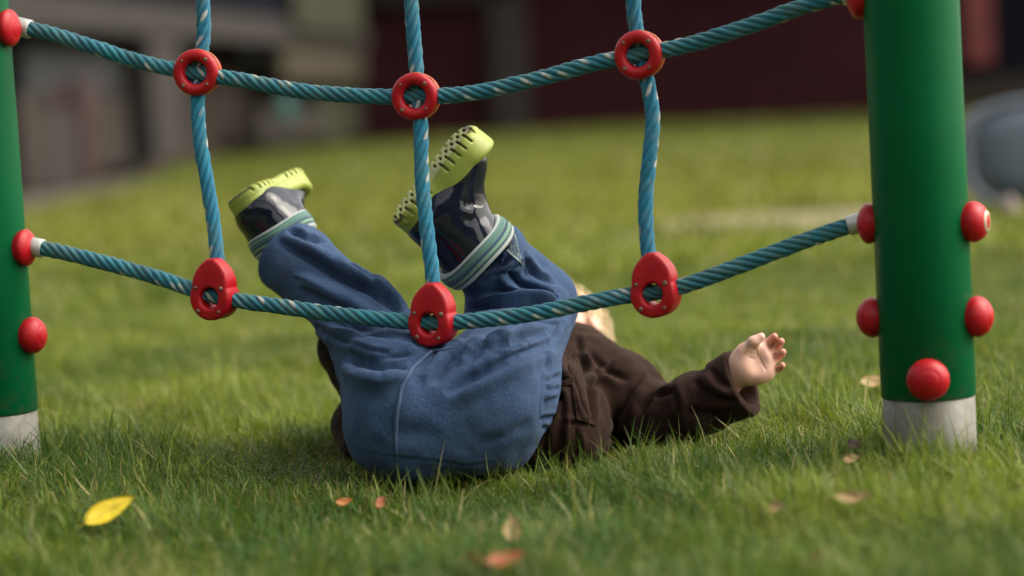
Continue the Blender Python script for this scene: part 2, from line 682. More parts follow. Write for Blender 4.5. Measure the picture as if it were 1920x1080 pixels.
m = Mat('turf', (0.06, 0.08, 0.02), 0.95)
big = m.noise(0.22, 4, 0.55)
mid = m.noise(2.4, 5, 0.6)
fine = m.noise(70, 5, 0.7)
c = m.ramp(big, [(0.3, (0.080, 0.110, 0.013)), (0.5, (0.118, 0.138, 0.016)), (0.68, (0.145, 0.142, 0.022))])
c = m.mix(m.ramp(mid, [(0.4, (0, 0, 0)), (0.7, (0.5, 0.5, 0.5))]), c, (0.11, 0.105, 0.03))
c = m.mix(m.ramp(fine, [(0.35, (0.75, 0.75, 0.75)), (0.65, (0, 0, 0))]), c, (0.035, 0.036, 0.012))
m.color(c)
m.b.inputs['Specular IOR Level'].default_value = 0.05
m.bump(fine, 0.6, 0.02)
M_TURF = m.m
M_SAND = simple('bare_earth', (0.20, 0.165, 0.095), 0.95, 0.3, 6, 0.4, 0.01)
M_PAVE = simple('paving', (0.070, 0.060, 0.044), 0.9, 0.25, 3, 0.3, 0.006)


def leaf_mat(name, c1, c2, c3):
    m = Mat(name, c1, 0.55)
    base = m.ramp(m.noise(60, 5, 0.65), [(0.3, c1), (0.6, c2), (0.75, c3)])
    m.color(m.mix(1.0, base, m.attr(), 'MULTIPLY'))
    m.bump(m.noise(180, 4, 0.6), 0.3, 0.001)
    m.b.inputs['Subsurface Weight'].default_value = 0.05
    m.b.inputs['Subsurface Radius'].default_value = (0.003, 0.002, 0.001)
    return m.m


M_LEAFY = leaf_mat('yellow_leaf_skin', (0.60, 0.44, 0.012), (0.66, 0.50, 0.02), (0.42, 0.42, 0.03))
M_LEAFT = leaf_mat('tan_leaf_skin', (0.28, 0.175, 0.065), (0.35, 0.24, 0.10), (0.18, 0.11, 0.045))
M_LEAFO = leaf_mat('orange_leaf_skin', (0.34, 0.10, 0.02), (0.40, 0.15, 0.03), (0.26, 0.08, 0.03))
M_LEAFR = leaf_mat('red_leaf_skin', (0.22, 0.045, 0.006), (0.27, 0.07, 0.010), (0.14, 0.03, 0.008))
M_LEAFD = leaf_mat('dark_leaf_skin', (0.05, 0.025, 0.02), (0.07, 0.035, 0.025), (0.03, 0.02, 0.015))

# ------------------------------------------------------------------ ground
def gz(x, y):
    x = np.asarray(x, float); y = np.asarray(y, float)
    hol = -0.022 * np.exp(-(((x + 0.02) / 0.34) ** 2 + ((y - 2.6) / 0.42) ** 2))
    near = np.exp(-(y / 7.0) ** 2)
    b = 0.007 * np.sin(x * 9.1 + 1.3 * np.sin(y * 5)) * np.cos(y * 7.3 + 0.7) + 0.004 * np.sin(x * 23 + y * 17)
    mound = 0.020 * np.exp(-(((x + 0.62) / 0.20) ** 2 + ((y - 2.86) / 0.30) ** 2)) + 0.006 * np.exp(-(((x - 0.45) / 0.15) ** 2 + ((y - 2.55) / 0.2) ** 2))
    far = mound + 0.05 * np.sin(x * 0.7 + 1) * np.sin(y * 0.5) * np.clip((y - 6) / 8, 0, 1)
    return hol + b * near + far


def ground():
    ys = np.concatenate([np.linspace(-2, 1.2, 17)[:-1], np.linspace(1.2, 6, 121)[:-1], np.geomspace(6, 140, 60)])
    xs = np.concatenate([-np.geomspace(90, 2.2, 30)[:-1], np.linspace(-2.2, 2.2, 89)[:-1], np.geomspace(2.2, 90, 30)])
    X, Y = np.meshgrid(xs, ys, indexing='ij')
    V = np.stack([X, Y, gz(X, Y)], -1).reshape(-1, 3)
    part('ground', V, grid_faces(len(xs), len(ys)), M_TURF, kind='structure')


ground()


def sheet(name, outline_fn, mat, nu=40, nv=14, lift=0.004):
    u, v = np.meshgrid(np.linspace(0, 1, nu), np.linspace(0, 1, nv), indexing='ij')
    x, y = outline_fn(u, v)
    V = np.stack([x, y, gz(x, y) + lift], -1).reshape(-1, 3)
    return part(name, V, grid_faces(nu, nv), mat, kind='structure')


# bare earth patch behind the right post
def sand_xy(u, v):
    th = u * 2 * np.pi
    r = np.maximum(v, 0.02)
    wob = 1 + 0.12 * np.sin(3 * th + 1) + 0.07 * np.sin(7 * th)
    return 0.92 + 0.52 * r * wob * np.cos(th), 7.1 + 0.62 * r * wob * np.sin(th)


sheet('bare_earth_patch', sand_xy, M_SAND, 48, 8)


def pave_xy(u, v):
    y = 6 + u * 34
    x1 = -1.55 - 0.058 * y + 0.03 * np.sin(y * 2.1)
    return x1 - (1 - v) * (1.2 + 0.05 * y), y


sheet('pavement', pave_xy, M_PAVE, 60, 8, 0.012)

# ------------------------------------------------------------------ posts
NET_L, NET_R = 2.90, 2.60
PXL, PXR = -31.0, 1735.0
POST_R = 0.0508


def net_d(px, bulge=0.0):
    t = (px - PXL) / (PXR - PXL)
    return 1.0 / (1 / NET_L + t * (1 / NET_R - 1 / NET_L)) - bulge


AXL = P(-24, 560, NET_L)          # left post axis
AXR = P(1733, 560, NET_R)         # right post axis
ND = AXR - AXL; ND[2] = 0; ND /= np.linalg.norm(ND)      # direction of the net, left to right
NN = np.array([ND[1], -ND[0], 0.0])                        # towards the camera
if NN[1] > 0: NN = -NN


def ball_profile(hgt=0.0185):
    r = 0.0222
    pr = [(0.0165, -0.012), (0.0185, -0.006), (0.0205, -0.001), (0.0218, 0.003)]
    for t in np.linspace(0.08, 1.35, 16):
        rr = r * math.cos(t); hh = 0.004 + hgt * math.sin(t)
        if 0.95 < t < 1.02:
            rr *= 0.97; hh -= 0.0006
        pr.append((rr, hh))
    pr.append((0.0, 0.004 + hgt))
    return pr


def make_ball(parent, zc, direction, axis_xy, lbl=None, scale=1.0, hgt=0.0185):
    d = np.array(direction, float); d /= np.linalg.norm(d)
    base = np.array([axis_xy[0], axis_xy[1], zc]) + d * (POST_R + 0.0005)
    V, F = lathe([(r * scale, h * scale) for r, h in ball_profile(hgt)], base, d, 56)
    # a shallow moulded joint line across the dome
    return part('bolt_cap', V, F, M_RED, parent, True, label=lbl, loc=base)


def z_at(px, py, d):
    return P(px, py, d)[2]


def make_post(ax, zt, zgreen, name_label):
    g = float(gz(ax[0], ax[1]))
    root = empty('play_post', (ax[0], ax[1], g), name_label, 'post', 'green play posts holding the net')
    c = np.array([ax[0], ax[1], 0])
    V, F = lathe([(POST_R - 0.004, zgreen + 0.0005), (POST_R - 0.0006, zgreen), (POST_R, zgreen + 0.001), (POST_R, zgreen + 0.3), (POST_R, zgreen + 0.7), (POST_R, zt), (POST_R - 0.004, zt + 0.004), (0.0, zt + 0.006)], c, (0, 0, 1), 96)
    part('tube', V, F, M_GREEN, root)
    V, F = lathe([(0.0, g - 0.25), (POST_R - 0.0015, g - 0.25), (POST_R - 0.0015, g), (POST_R - 0.0015, zgreen - 0.002), (POST_R - 0.003, zgreen + 0.0002), (0.0, zgreen + 0.0003)], c, (0, 0, 1), 96)
    part('metal_foot', V, F, M_GALV, root)
    return root


post_l = make_post(AXL, 1.1, z_at(20, 773, NET_L), 'green metal post at the left edge of the photo, two rope ends bolted on')
post_r = make_post(AXR, 1.1, z_at(1742, 755, NET_R - 0.05), 'green metal post with a red cap low on its front, near the open hand')
ND2 = ND
zl = [z_at(12, 55, NET_L), z_at(45, 463, NET_L), z_at(62, 627, NET_L)]
for z, hh in zip(zl, (0.0105, 0.0105, 0.0175)):
    make_ball(post_l, z, ND, AXL, hgt=hh)
zr = [z_at(1605, -2, NET_R), z_at(1632, 420, NET_R), z_at(1637, 598, NET_R)]
for z, hh in zip(zr, (0.013, 0.013, 0.0185)):
    make_ball(post_r, z, -ND, AXR, hgt=hh)
zq = [z_at(1820, 413, NET_R), z_at(1832, 590, NET_R)]
qdir = ND * 0.98 + NN * 0.12
bq = make_ball(post_r, zq[0], qdir, AXR)
make_ball(post_r, zq[1], qdir, AXR)
dq = qdir / np.linalg.norm(qdir)
pb = np.array([AXR[0], AXR[1], zq[0]]) + dq * (POST_R + 0.0185)
V, F = lathe([(0.0, -0.004), (0.0115, -0.004), (0.0118, 0.0008), (0.0105, 0.0030), (0.0, 0.0035)], pb, dq, 32)
part('plug', V, F, M_CREAM, bq)
zf = z_at(1735, 715, NET_R - 0.06)
make_ball(post_r, zf, (-0.02 - AXR[0] * 0.33, -1, 0), AXR, scale=1.02)

# ------------------------------------------------------------------ rope net
mid = (AXL + AXR) / 2
net = empty('climbing_net', (mid[0], mid[1], float(gz(mid[0], mid[1]))), 'blue rope climbing net with red connectors strung between two green posts', 'climbing net')


def rope_curve(pts, bulge, off=0.0):
    w = [P(x, y, net_d(x, bulge(x, y) if callable(bulge) else bulge)) - NN * off for x, y in pts]
    return w


def lower_bulge(x, y):
    t = np.clip((x - 60) / 1540, 0, 1)
    return 0.035 * math.sin(math.pi * t)


def make_rope(name, W, R, lay, colA, colB, flecks, green_mix, seed, label=None):
    r_ = np.random.default_rng(seed)
    C, s = catmull(W, 0.0017)
    T = np.gradient(C, axis=0); T /= np.linalg.norm(T, axis=1)[:, None]
    # parallel transport frame
    A = np.zeros_like(C); B = np.zeros_like(C)
    a = np.cross(T[0], [0.2, -1, 0.1]); a /= np.linalg.norm(a)
    for i in range(len(C)):
        a = a - T[i] * (a @ T[i]); a /= np.linalg.norm(a)
        A[i] = a; B[i] = np.cross(T[i], a)
    nl, per = 6, 9
    n = nl * per
    u = (np.arange(n) % per) / per * 2 - 1 + 1 / per      # -1..1 inside the strand
    delta = u * math.pi / nl
    rs = 0.385 * R; D = R - rs
    prof = D * np.cos(delta) + np.sqrt(np.maximum(rs ** 2 - (D * np.sin(delta)) ** 2, 0))
    phi0 = (np.arange(n) // per) * 2 * math.pi / nl + delta
    th = phi0[None] + 2 * math.pi * s[:, None] / lay + 0.25 * vnoise(np.stack([s * 9, s * 0 + seed], 1), 1.0)[:, None]
    rad = prof[None] * (1 + 0.05 * vnoise(np.stack([np.repeat(s[:, None], n, 1) * 160, np.repeat((np.arange(n) // per)[None] * 3.7, len(s), 0) + seed * 5], -1), 1.0))
    V = C[:, None] + rad[..., None] * (np.cos(th)[..., None] * A[:, None] + np.sin(th)[..., None] * B[:, None])
    V = V.reshape(-1, 3)
    F = grid_faces(len(C), n, closed_v=True)[:, ::-1]
    strand = (np.arange(n) // per)
    mixn = 0.5 + 0.5 * vnoise(np.stack([np.repeat(s[:, None], n, 1) * 14, np.repeat(strand[None] * 2.3, len(s), 0) + seed], -1), 1.0)
    col = np.asarray(colA)[None, None] * (1 - mixn[..., None]) + np.asarray(colB)[None, None] * mixn[..., None]
    gre = np.clip(green_mix + 0.5 * vnoise(np.stack([np.repeat(s[:, None], n, 1) * 6 + 40, np.repeat(np.arange(n)[None] * 0.1, len(s), 0)], -1), 1.0), 0, 1)
    col = col * (1 - gre[..., None]) + np.array([0.035, 0.115, 0.085])[None, None] * gre[..., None]
    groove = 1 - 0.55 * np.abs(u) ** 4            # colour darkens towards the grooves between the strands
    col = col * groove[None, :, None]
    for (k, period, ph, ln) in flecks:
        cell = np.floor(s / period + ph)
        keep = (np.sin(cell * 12.9898 + k * 78.233 + seed * 3.1) * 43758.5453) % 1.0
        q = ((s / period + ph + 0.22 * (keep - 0.5)) % 1.0 - 0.5) * period
        m1 = np.abs(q)[:, None] / (ln / 2)
        uu = (u[None] - 0.5 * q[:, None] / (ln / 2) * 0.5) / 0.8
        m = np.clip(1.6 * (1 - (m1 ** 2 + uu ** 2)), 0, 1) * (strand == k)[None] * (0.35 + 0.65 * (keep > 0.25))[:, None]
        m = np.clip(m * (0.85 + 0.3 * vnoise(np.stack([s * 800, s * 0], 1), 1.0))[:, None], 0, 1)
        col = col * (1 - m[..., None]) + np.array([0.66, 0.64, 0.55])[None, None] * m[..., None]
    col = col.reshape(-1, 3)
    Fs = [F]
    # loose fibres standing off the rope
    nf = int(len(C) * 2.2)
    ii = r_.integers(3, len(C) - 3, nf); aa = r_.random(nf) * 2 * math.pi
    nrm = np.cos(aa)[:, None] * A[ii] + np.sin(aa)[:, None] * B[ii]
    base = C[ii] + nrm * R * 0.9
    tdir = T[ii] * (r_.normal(0, 1, nf))[:, None] + nrm * (0.5 + r_.random(nf))[:, None] + r_.normal(0, .3, (nf, 3))
    tdir /= np.linalg.norm(tdir, axis=1)[:, None]
    L = 0.0012 + 0.0042 * r_.random(nf) ** 3
    sidev = np.cross(tdir, r_.normal(0, 1, (nf, 3))); sidev /= np.linalg.norm(sidev, axis=1)[:, None]
    w = 0.00016
    p0 = base - sidev * w; p1 = base + sidev * w
    p2 = base + tdir * L[:, None] + r_.normal(0, .0004, (nf, 3))
    FV = np.stack([p0, p1, p2], 1).reshape(-1, 3)
    FF = (np.arange(nf * 3).reshape(-1, 3)) + len(V)
    fc = np.repeat(col[ii * n + r_.integers(0, n, nf)] * 1.3 + 0.03, 3, 0)
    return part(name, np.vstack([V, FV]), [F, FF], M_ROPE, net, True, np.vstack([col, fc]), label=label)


TEAL_A, TEAL_B = (0.010, 0.150, 0.245), (0.026, 0.255, 0.325)
BLUE_A, BLUE_B = (0.005, 0.185, 0.345), (0.012, 0.285, 0.445)
top_pts = [(30, 50), (52, 54), (90, 62), (180, 90), (270, 118), (371, 138), (450, 150), (560, 170), (680, 180), (781, 181), (880, 175), (1000, 150), (1110, 120), (1200, 102), (1290, 84), (1400, 50), (1500, 14), (1575, -8), (1610, -14)]
low_pts = [(48, 461), (80, 466), (120, 474), (200, 494), (300, 522), (403, 556), (520, 574), (650, 592), (740, 601), (814, 606), (900, 600), (1000, 588), (1100, 568), (1190, 552), (1230, 548), (1300, 530), (1400, 493), (1500, 455), (1590, 424), (1615, 418)]
FL1 = [(0, 0.066, 0.1, 0.0145), (1, 0.066, 0.30, 0.0135), (3, 0.066, 0.65, 0.0145)]
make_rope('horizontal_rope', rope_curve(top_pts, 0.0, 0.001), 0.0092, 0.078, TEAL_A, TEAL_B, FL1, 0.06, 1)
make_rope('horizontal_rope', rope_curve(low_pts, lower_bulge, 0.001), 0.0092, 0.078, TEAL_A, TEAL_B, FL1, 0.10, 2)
FL2 = [(0, 0.075, 0.1, 0.017), (1, 0.075, 0.4, 0.016), (3, 0.075, 0.75, 0.017), (4, 0.075, 0.05, 0.016)]
v_pts = [
    [(376, -60), (377, 0), (378, 60), (373, 110), (370, 140), (367, 190), (371, 260), (386, 350), (398, 430), (404, 490), (406, 520)],
    [(767, -60), (768, 0), (772, 60), (777, 120), (781, 180), (786, 240), (788, 330), (796, 420), (806, 500), (810, 540), (813, 570)],
    [(1182, -60), (1185, 0), (1190, 50), (1200, 102), (1214, 165), (1222, 225), (1214, 310), (1208, 390), (1213, 470), (1220, 500), (1226, 520)],
]
upper_pts = [(20, -560), (200, -520), (380, -492), (768, -455), (1165, -500), (1400, -580), (1585, -650)]
make_rope('horizontal_rope', rope_curve(upper_pts, 0.0, -0.004), 0.0092, 0.078, TEAL_A, TEAL_B, FL1, 0.06, 3)
for i, vp in enumerate(v_pts):
    vp = [(vp[0][0] + (6, -4, -14)[i], (-492, -455, -500)[i]), (vp[0][0] + (4, -2, -7)[i], -270)] + vp
    ys = [p[1] for p in vp]
    yend = vp[-1][1]
    bl = lambda x, y, yend=yend: lower_bulge(x, y) * np.clip((y - 140) / (yend - 140), 0, 1)
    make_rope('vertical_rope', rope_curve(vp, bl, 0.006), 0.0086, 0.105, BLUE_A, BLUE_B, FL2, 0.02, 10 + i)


def basis_net(yaw_extra=0.0, tilt=0.0):
    """columns: right, out (towards the camera), up"""
    ca, sa = math.cos(yaw_extra), math.sin(yaw_extra)
    r = ND * ca - NN * sa * -1 * 0 + np.cross(np.array([0, 0, 1.0]), ND) * sa
    out = np.cross(r, [0, 0, 1.0])
    u = np.array([0, 0, 1.0])
    r2 = r * math.cos(tilt) + u * math.sin(tilt)
    u2 = u * math.cos(tilt) - r * math.sin(tilt)
    return np.stack([r2, out, u2], 1)


def ring_solid(Rout, rin, depth, corner, ntheta=96):
    """closed ring between outline Rout(theta) and a round hole rin with a rounded-rectangle section; local x right, y out, z up"""
    th = np.linspace(0, 2 * np.pi, ntheta, endpoint=False)
    Ro = Rout(th)
    sec = []
    for cx, cy, a0 in ((1, 1, 0), (-1, 1, 90), (-1, -1, 180), (1, -1, 270)):
        for t in np.linspace(0, 90, 7):
            sec.append((cx, cy, math.radians(a0 + t)))
    V = []
    for i, t in enumerate(th):
        a = (Ro[i] - rin) / 2; rc = (Ro[i] + rin) / 2
        c = min(corner, a * 0.95, depth * 0.95)
        for cx, cy, ph in sec:
            r = rc + cx * (a - c) + c * math.cos(ph)
            y = cy * (depth - c) + c * math.sin(ph)
            V.append((r * math.cos(t), y, r * math.sin(t)))
    F = grid_faces(ntheta, len(sec), True, True)
    return np.array(V), F


def rivet(center, out, r, parent):
    V, F = lathe([(r, -0.001), (r, 0.0003), (r * 0.75, 0.0009), (0, 0.0011)], center, out, 14)
    part('rivet', V, F, M_RIVET, parent)


ring_px = [(371, 136), (781, 181), (1200, 103)]
for i, (x, y) in enumerate(ring_px):
    c = P(x, y, net_d(x))
    B = basis_net(math.radians((6, 2, -4)[i]), math.radians(-3))
    V, F = ring_solid(lambda t: np.full_like(t, 0.0272), 0.0132, 0.0072, 0.0068)
    ring = part('ring_connector', (V + np.array([0, 0.0075, 0])) @ B.T + c, F, M_RED, net, loc=c)
    V, F = ring_solid(lambda t: np.full_like(t, 0.0268), 0.0134, 0.0066, 0.0060)
    part('back_half', (V + np.array([0, -0.0068, 0])) @ B.T + c, F, M_REDDIRT, ring)
    V, F = ring_solid(lambda t: 0.0274 + 0.0004 * np.sin(9 * t), 0.026, 0.0011, 0.0008)
    part('mould_edge', (V + np.array([0, 0.0002, 0])) @ B.T + c, F, M_MUSTARD, ring)
    for k, a in enumerate((48, 138, 228, 318)):
        a = math.radians(a)
        lc = np.array([0.0202 * math.cos(a), 0.0147 - 0.0002, 0.0202 * math.sin(a)])
        rivet(B @ lc + c, B[:, 1], 0.0024 if k % 2 == 0 else 0.0017, ring)


def drop_outline(t):
    # convex outline: round foot of radius 0.0272 narrowing to a blunt top
    pts = []
    for a in np.linspace(0, 2 * np.pi, 400, endpoint=False):
        d = np.array([math.cos(a), math.sin(a)])
        sup = []
        for (cx, cz, r) in ((0, 0, 0.0262), (-0.0042, 0.0425, 0.0024), (0.0042, 0.0425, 0.0024)):
            sup.append((d @ np.array([cx, cz]) + r, cx + d[0] * r, cz + d[1] * r))
        s = max(sup)
        pts.append((s[1], s[2]))
    pts = np.array(pts)
    ang = np.unwrap(np.arctan2(pts[:, 1], pts[:, 0]))
    rad = np.linalg.norm(pts, axis=1)
    o = np.argsort(ang % (2 * np.pi))
    A = (ang % (2 * np.pi))[o]; Rr = rad[o]
    A = np.concatenate([A - 2 * np.pi, A, A + 2 * np.pi]); Rr = np.tile(Rr, 3)
    return np.interp(t % (2 * np.pi), A, Rr)


drop_px = [(403, 557, 9, -3), (813, 605, 10, -3), (1230, 550, 8, 2)]
for i, (x, y, yaw, tilt) in enumerate(drop_px):
    c = P(x, y, net_d(x, lower_bulge(x, y)))
    B = basis_net(math.radians(-yaw), math.radians(tilt))
    V, F = ring_solid(drop_outline, 0.0118, 0.0150, 0.0042, 160)
    V[:, 1] *= 1 - 0.30 * np.clip(V[:, 2] / 0.042, 0, 1)
    dr = part('drop_connector', V @ B.T + c, F, M_RED, net, loc=c)
    for k, a in enumerate((35, 145, 228, 312)):
        a = math.radians(a)
        rr_ = 0.0205
        lc = np.array([rr_ * math.cos(a), 0.0154, rr_ * math.sin(a)])
        rivet(B @ lc + c, B[:, 1], 0.0026 if k in (0, 2) else 0.0019, dr)

for (x0, y0, x1, y1, bl) in ((32, 49, 57, 55, 0), (58, 462, 81, 466.5, 0), (1622, 415, 1591, 424, 0), (1604, -12, 1580, -8, 0)):
    a = P(x0, y0, net_d(x0) - 0.0); b = P(x1, y1, net_d(x1) - 0.0)
    d = b - a
    L = np.linalg.norm(d); d /= L
    V, F = lathe([(0.0092, -0.012), (0.0112, -0.0115), (0.0112, L - 0.001), (0.0105, L + 0.0002), (0.0085, L), (0.0085, L - 0.004)], a, d, 40)
    part('ferrule', V, F, M_ALU, net)

# ------------------------------------------------------------------ the child
def poly(*p):
    return list(p)


# --- trousers -------------------------------------------------------------
seat_L = ell(P(748, 768, 2.735), (0.064, 0.085, 0.078))
seat_R = ell(P(918, 755, 2.735), (0.067, 0.085, 0.076))
seat_M = ell(P(835, 775, 2.735), (0.080, 0.082, 0.066))
seat_low = ell(P(818, 832, 2.745), (0.090, 0.075, 0.036))
hipR = ell(P(958, 705, 2.80), (0.052, 0.07, 0.06))
waist = cap(P(920, 760, 2.80), P(955, 745, 2.86), 0.068, 0.058)
k1 = cap(P(940, 700, 2.80), P(1008, 577, 2.90), 0.064, 0.046)
k2 = cap(P(1005, 570, 2.90), P(908, 480, 2.855), 0.047, 0.0475)
kq = ell(P(950, 590, 2.88), (0.05, 0.05, 0.05))
l1 = cap(P(752, 712, 2.77), P(655, 580, 2.86), 0.066, 0.043)
l2 = cap(P(655, 580, 2.86), P(528, 466, 2.935), 0.043, 0.0455)
tro = union([union([seat_L, seat_R, seat_M, seat_low], 0.03), hipR, waist], 0.025)
tro = union([tro, union([l1, l2], 0.012)], 0.022)
kb = ell(P(946, 470, 2.853), (0.027, 0.034, 0.030))
tro = union([tro, union([union([k1, k2, kq], 0.02), kb], 0.010)], 0.022)
# cut the hems and hollow them
hemL_c, hemL_d = P(528, 466, 2.935), P(528, 466, 2.935) - P(655, 580, 2.86)
hemR_c, hemR_d = P(912, 482, 2.857), P(905, 478, 2.85) - P(1005, 570, 2.90)
hemL_d /= np.linalg.norm(hemL_d); hemR_d /= np.linalg.norm(hemR_d)


def plane_near(c, d, rad):
    # solid half space beyond c along d, limited to a ball
    return lambda X: np.maximum(-((X - c) @ d), np.linalg.norm(X - c, axis=1) - rad)


tro = subtract(tro, plane_near(hemL_c - hemL_d * 0.013, hemL_d, 0.095), 0.004)
tro = subtract(tro, plane_near(hemR_c + hemR_d * 0.009, hemR_d, 0.075), 0.004)
tro = subtract(tro, cap(hemL_c - hemL_d * 0.040, hemL_c + hemL_d * 0.02, 0.038, 0.0415), 0.003)
tro = subtract(tro, cap(hemR_c - hemR_d * 0.004, hemR_c + hemR_d * 0.03, 0.040, 0.043), 0.003)
gfloor = lambda X: X[:, 2] - gz(X[:, 0], X[:, 1]) - 0.004
tro = subtract(tro, gfloor, 0.012)
# thick rolls of cloth: found on a rough surface first, then grown into the cloth
RV, RF = surface(tro, P(640, 740, 2.74) + [-0.26, -0.16, -0.16], P(860, 760, 2.74) + [0.26, 0.32, 0.35], 0.004)
rtree = bvh(RV, RF)
ROLLS = [
    ([(535, 448), (585, 470), (640, 503), (700, 540), (750, 585)], 0.0125),
    ([(560, 520), (620, 545), (690, 592)], 0.0100),
    ([(700, 527), (735, 560), (760, 590)], 0.0090),
    ([(928, 517), (960, 502), (985, 484)], 0.0090),
    ([(960, 525), (1000, 536), (1048, 547)], 0.0110),
    ([(600, 625), (660, 650), (720, 668), (785, 664)], 0.0120),
    ([(662, 688), (720, 708), (772, 706)], 0.0065),
    ([(845, 718), (920, 681), (990, 650), (1045, 628)], 0.0120),
    ([(870, 668), (930, 646), (1000, 626), (1055, 606)], 0.0100),
    ([(815, 712), (842, 678), (863, 642)], 0.0085),
    ([(880, 602), (950, 594), (1050, 599)], 0.0090),
    ([(1020, 655), (1028, 700), (1020, 760)], 0.0080),
]
rolls = []
for pts_, r_ in ROLLS:
    ln = project(rtree, pts_, 9)
    if len(ln) < 3:
        continue
    away = ln - CAM; away /= np.linalg.norm(away, axis=1)[:, None]
    tt = np.linspace(0, 1, len(ln))
    rr_ = r_ * (0.45 + 0.55 * np.sin(np.pi * tt) ** 0.6)
    ln = ln + away * (rr_ * 0.25 + r_ * 0.45 * (1 - np.sin(np.pi * tt)))[:, None] + away * (r_ * 0.2)
    rolls.append(union([cap(a_, b_, ra_, rb_) for a_, b_, ra_, rb_ in zip(ln[:-1], ln[1:], rr_[:-1], rr_[1:])], 0.002))
for f_ in rolls:
    tro = union([tro, f_], 0.006)
TV, TF = surface(tro, P(640, 740, 2.74) + [-0.26, -0.16, -0.16], P(860, 760, 2.74) + [0.26, 0.32, 0.35], 0.0019)
TV = relax(TV, TF, 2)
N = vnormals(TV, TF)
lowamp = 0.0030 * vnoise(TV, 24) + 0.0018 * vnoise(TV + 5, 58)
TV = TV + N * lowamp[:, None]
tree = bvh(TV, TF)
N = vnormals(relax(TV, TF, 6), TF)
CRS = [
    # left leg
    ([(520, 452), (583, 484), (639, 518), (698, 548), (745, 580)], -0.0065, 0.0055, 0.0038, 1),
    ([(690, 515), (724, 556), (748, 590)], -0.005, 0.005, 0.003, 1),
    ([(626, 446), (656, 493), (694, 527)], -0.0038, 0.005, 0.0025, -1),
    ([(540, 430), (575, 450), (612, 452)], -0.003, 0.005, 0.002, 1),
    ([(560, 540), (620, 570), (690, 600)], -0.0035, 0.007, 0.002, 1),
    ([(585, 585), (640, 610), (700, 622)], -0.003, 0.006, 0.002, -1),
    # right leg
    ([(895, 530), (925, 506), (958, 482)], -0.0055, 0.005, 0.003, 1),
    ([(945, 505), (979, 535), (1045, 560)], -0.0065, 0.0055, 0.004, -1),
    ([(860, 585), (920, 575), (1000, 572), (1062, 580)], -0.006, 0.006, 0.004, 1),
    ([(985, 500), (1010, 520), (1040, 530)], -0.004, 0.005, 0.002, 1),
    ([(905, 555), (950, 548), (1005, 565)], -0.004, 0.005, 0.0025, -1),
    ([(925, 520), (955, 512), (985, 490)], -0.006, 0.004, 0.003, 1),
    ([(985, 470), (992, 500), (985, 520)], -0.005, 0.004, 0.002, 1),
    ([(1060, 590), (1052, 612), (1036, 640)], -0.005, 0.004, 0.002, 1),
    # seat
    ([(644, 660), (676, 681), (718, 692), (765, 688)], -0.006, 0.008, 0.004, -1),
    ([(592, 607), (630, 632), (660, 640)], -0.004, 0.006, 0.002, 1),
    ([(680, 632), (736, 645), (790, 648)], -0.005, 0.007, 0.003, -1),
    ([(835, 740), (912, 697), (982, 663), (1042, 640)], -0.0050, 0.007, 0.0040, -1),
    ([(900, 660), (960, 640), (1030, 618)], -0.004, 0.007, 0.003, 1),
    ([(808, 722), (838, 681), (866, 645)], -0.005, 0.007, 0.0035, 1),
    ([(870, 690), (895, 660), (915, 625)], -0.0035, 0.006, 0.002, 1),
    ([(655, 730), (700, 748), (735, 745)], -0.0025, 0.009, 0.0015, 1),
    ([(790, 760), (850, 770), (930, 750)], -0.0022, 0.012, 0.002, 1),
    ([(700, 800), (760, 812), (850, 808)], -0.002, 0.010, 0.0015, -1),
    ([(890, 835), (950, 820), (1000, 785)], -0.0014, 0.0085, 0.0012, 1),
    ([(668, 842), (700, 852), (743, 857), (810, 864), (877, 874), (930, 866), (965, 850)], -0.0007, 0.0028, 0.0004, 1),
    # sharp wrinkles running out of the crotch and hips
    ([(868, 648), (920, 655), (985, 648)], -0.0030, 0.0024, 0.0016, -1),
    ([(838, 660), (815, 700), (800, 735)], -0.0026, 0.0024, 0.0014, -1),
    ([(812, 655), (770, 668), (720, 672)], -0.0030, 0.0024, 0.0016, 1),
    ([(650, 640), (690, 655), (735, 662)], -0.0028, 0.0024, 0.0014, 1),
    ([(600, 585), (640, 600), (690, 632)], -0.0030, 0.0026, 0.0016, -1),
    ([(600, 470), (632, 500), (650, 535)], -0.0028, 0.0024, 0.0014, 1),
    ([(545, 520), (590, 535), (640, 562)], -0.0028, 0.0024, 0.0014, 1),
    ([(1000, 545), (1030, 560), (1060, 562)], -0.0028, 0.0024, 0.0014, 1),
    ([(960, 610), (1010, 604), (1055, 610)], -0.0030, 0.0026, 0.0016, 1),
    ([(940, 625), (985, 632), (1020, 652)], -0.0026, 0.0024, 0.0014, -1),
    # side seam and gathered waist
    ([(1040, 622), (1028, 652), (1017, 685), (1013, 751), (1009, 800)], -0.0016, 0.0024, 0.0005, 1),
    ([(1020, 716), (1060, 700)], -0.0030, 0.0032, 0.002, 1),
    ([(1022, 731), (1056, 727)], -0.0018, 0.0025, 0.0015, 1),
    ([(1019, 757), (1056, 742)], -0.0042, 0.0034, 0.0025, 1),
    ([(1012, 785), (1046, 780)], -0.004, 0.003, 0.002, 1),
    ([(1016, 800), (1040, 806)], -0.003, 0.0026, 0.001, 1),
]
for pts, amp, w, rg, sd in CRS:
    big = 0.75 if w >= 0.009 else (2.3 if w >= 0.005 else 1.3); w = w * (0.85 if w < 0.009 else 1)
    TV = crease(TV, N, project(tree, pts, 26), amp * big, w, rg * big, sd)
TV = relax(TV, TF, 1, 0.4)
tree = bvh(TV, TF)

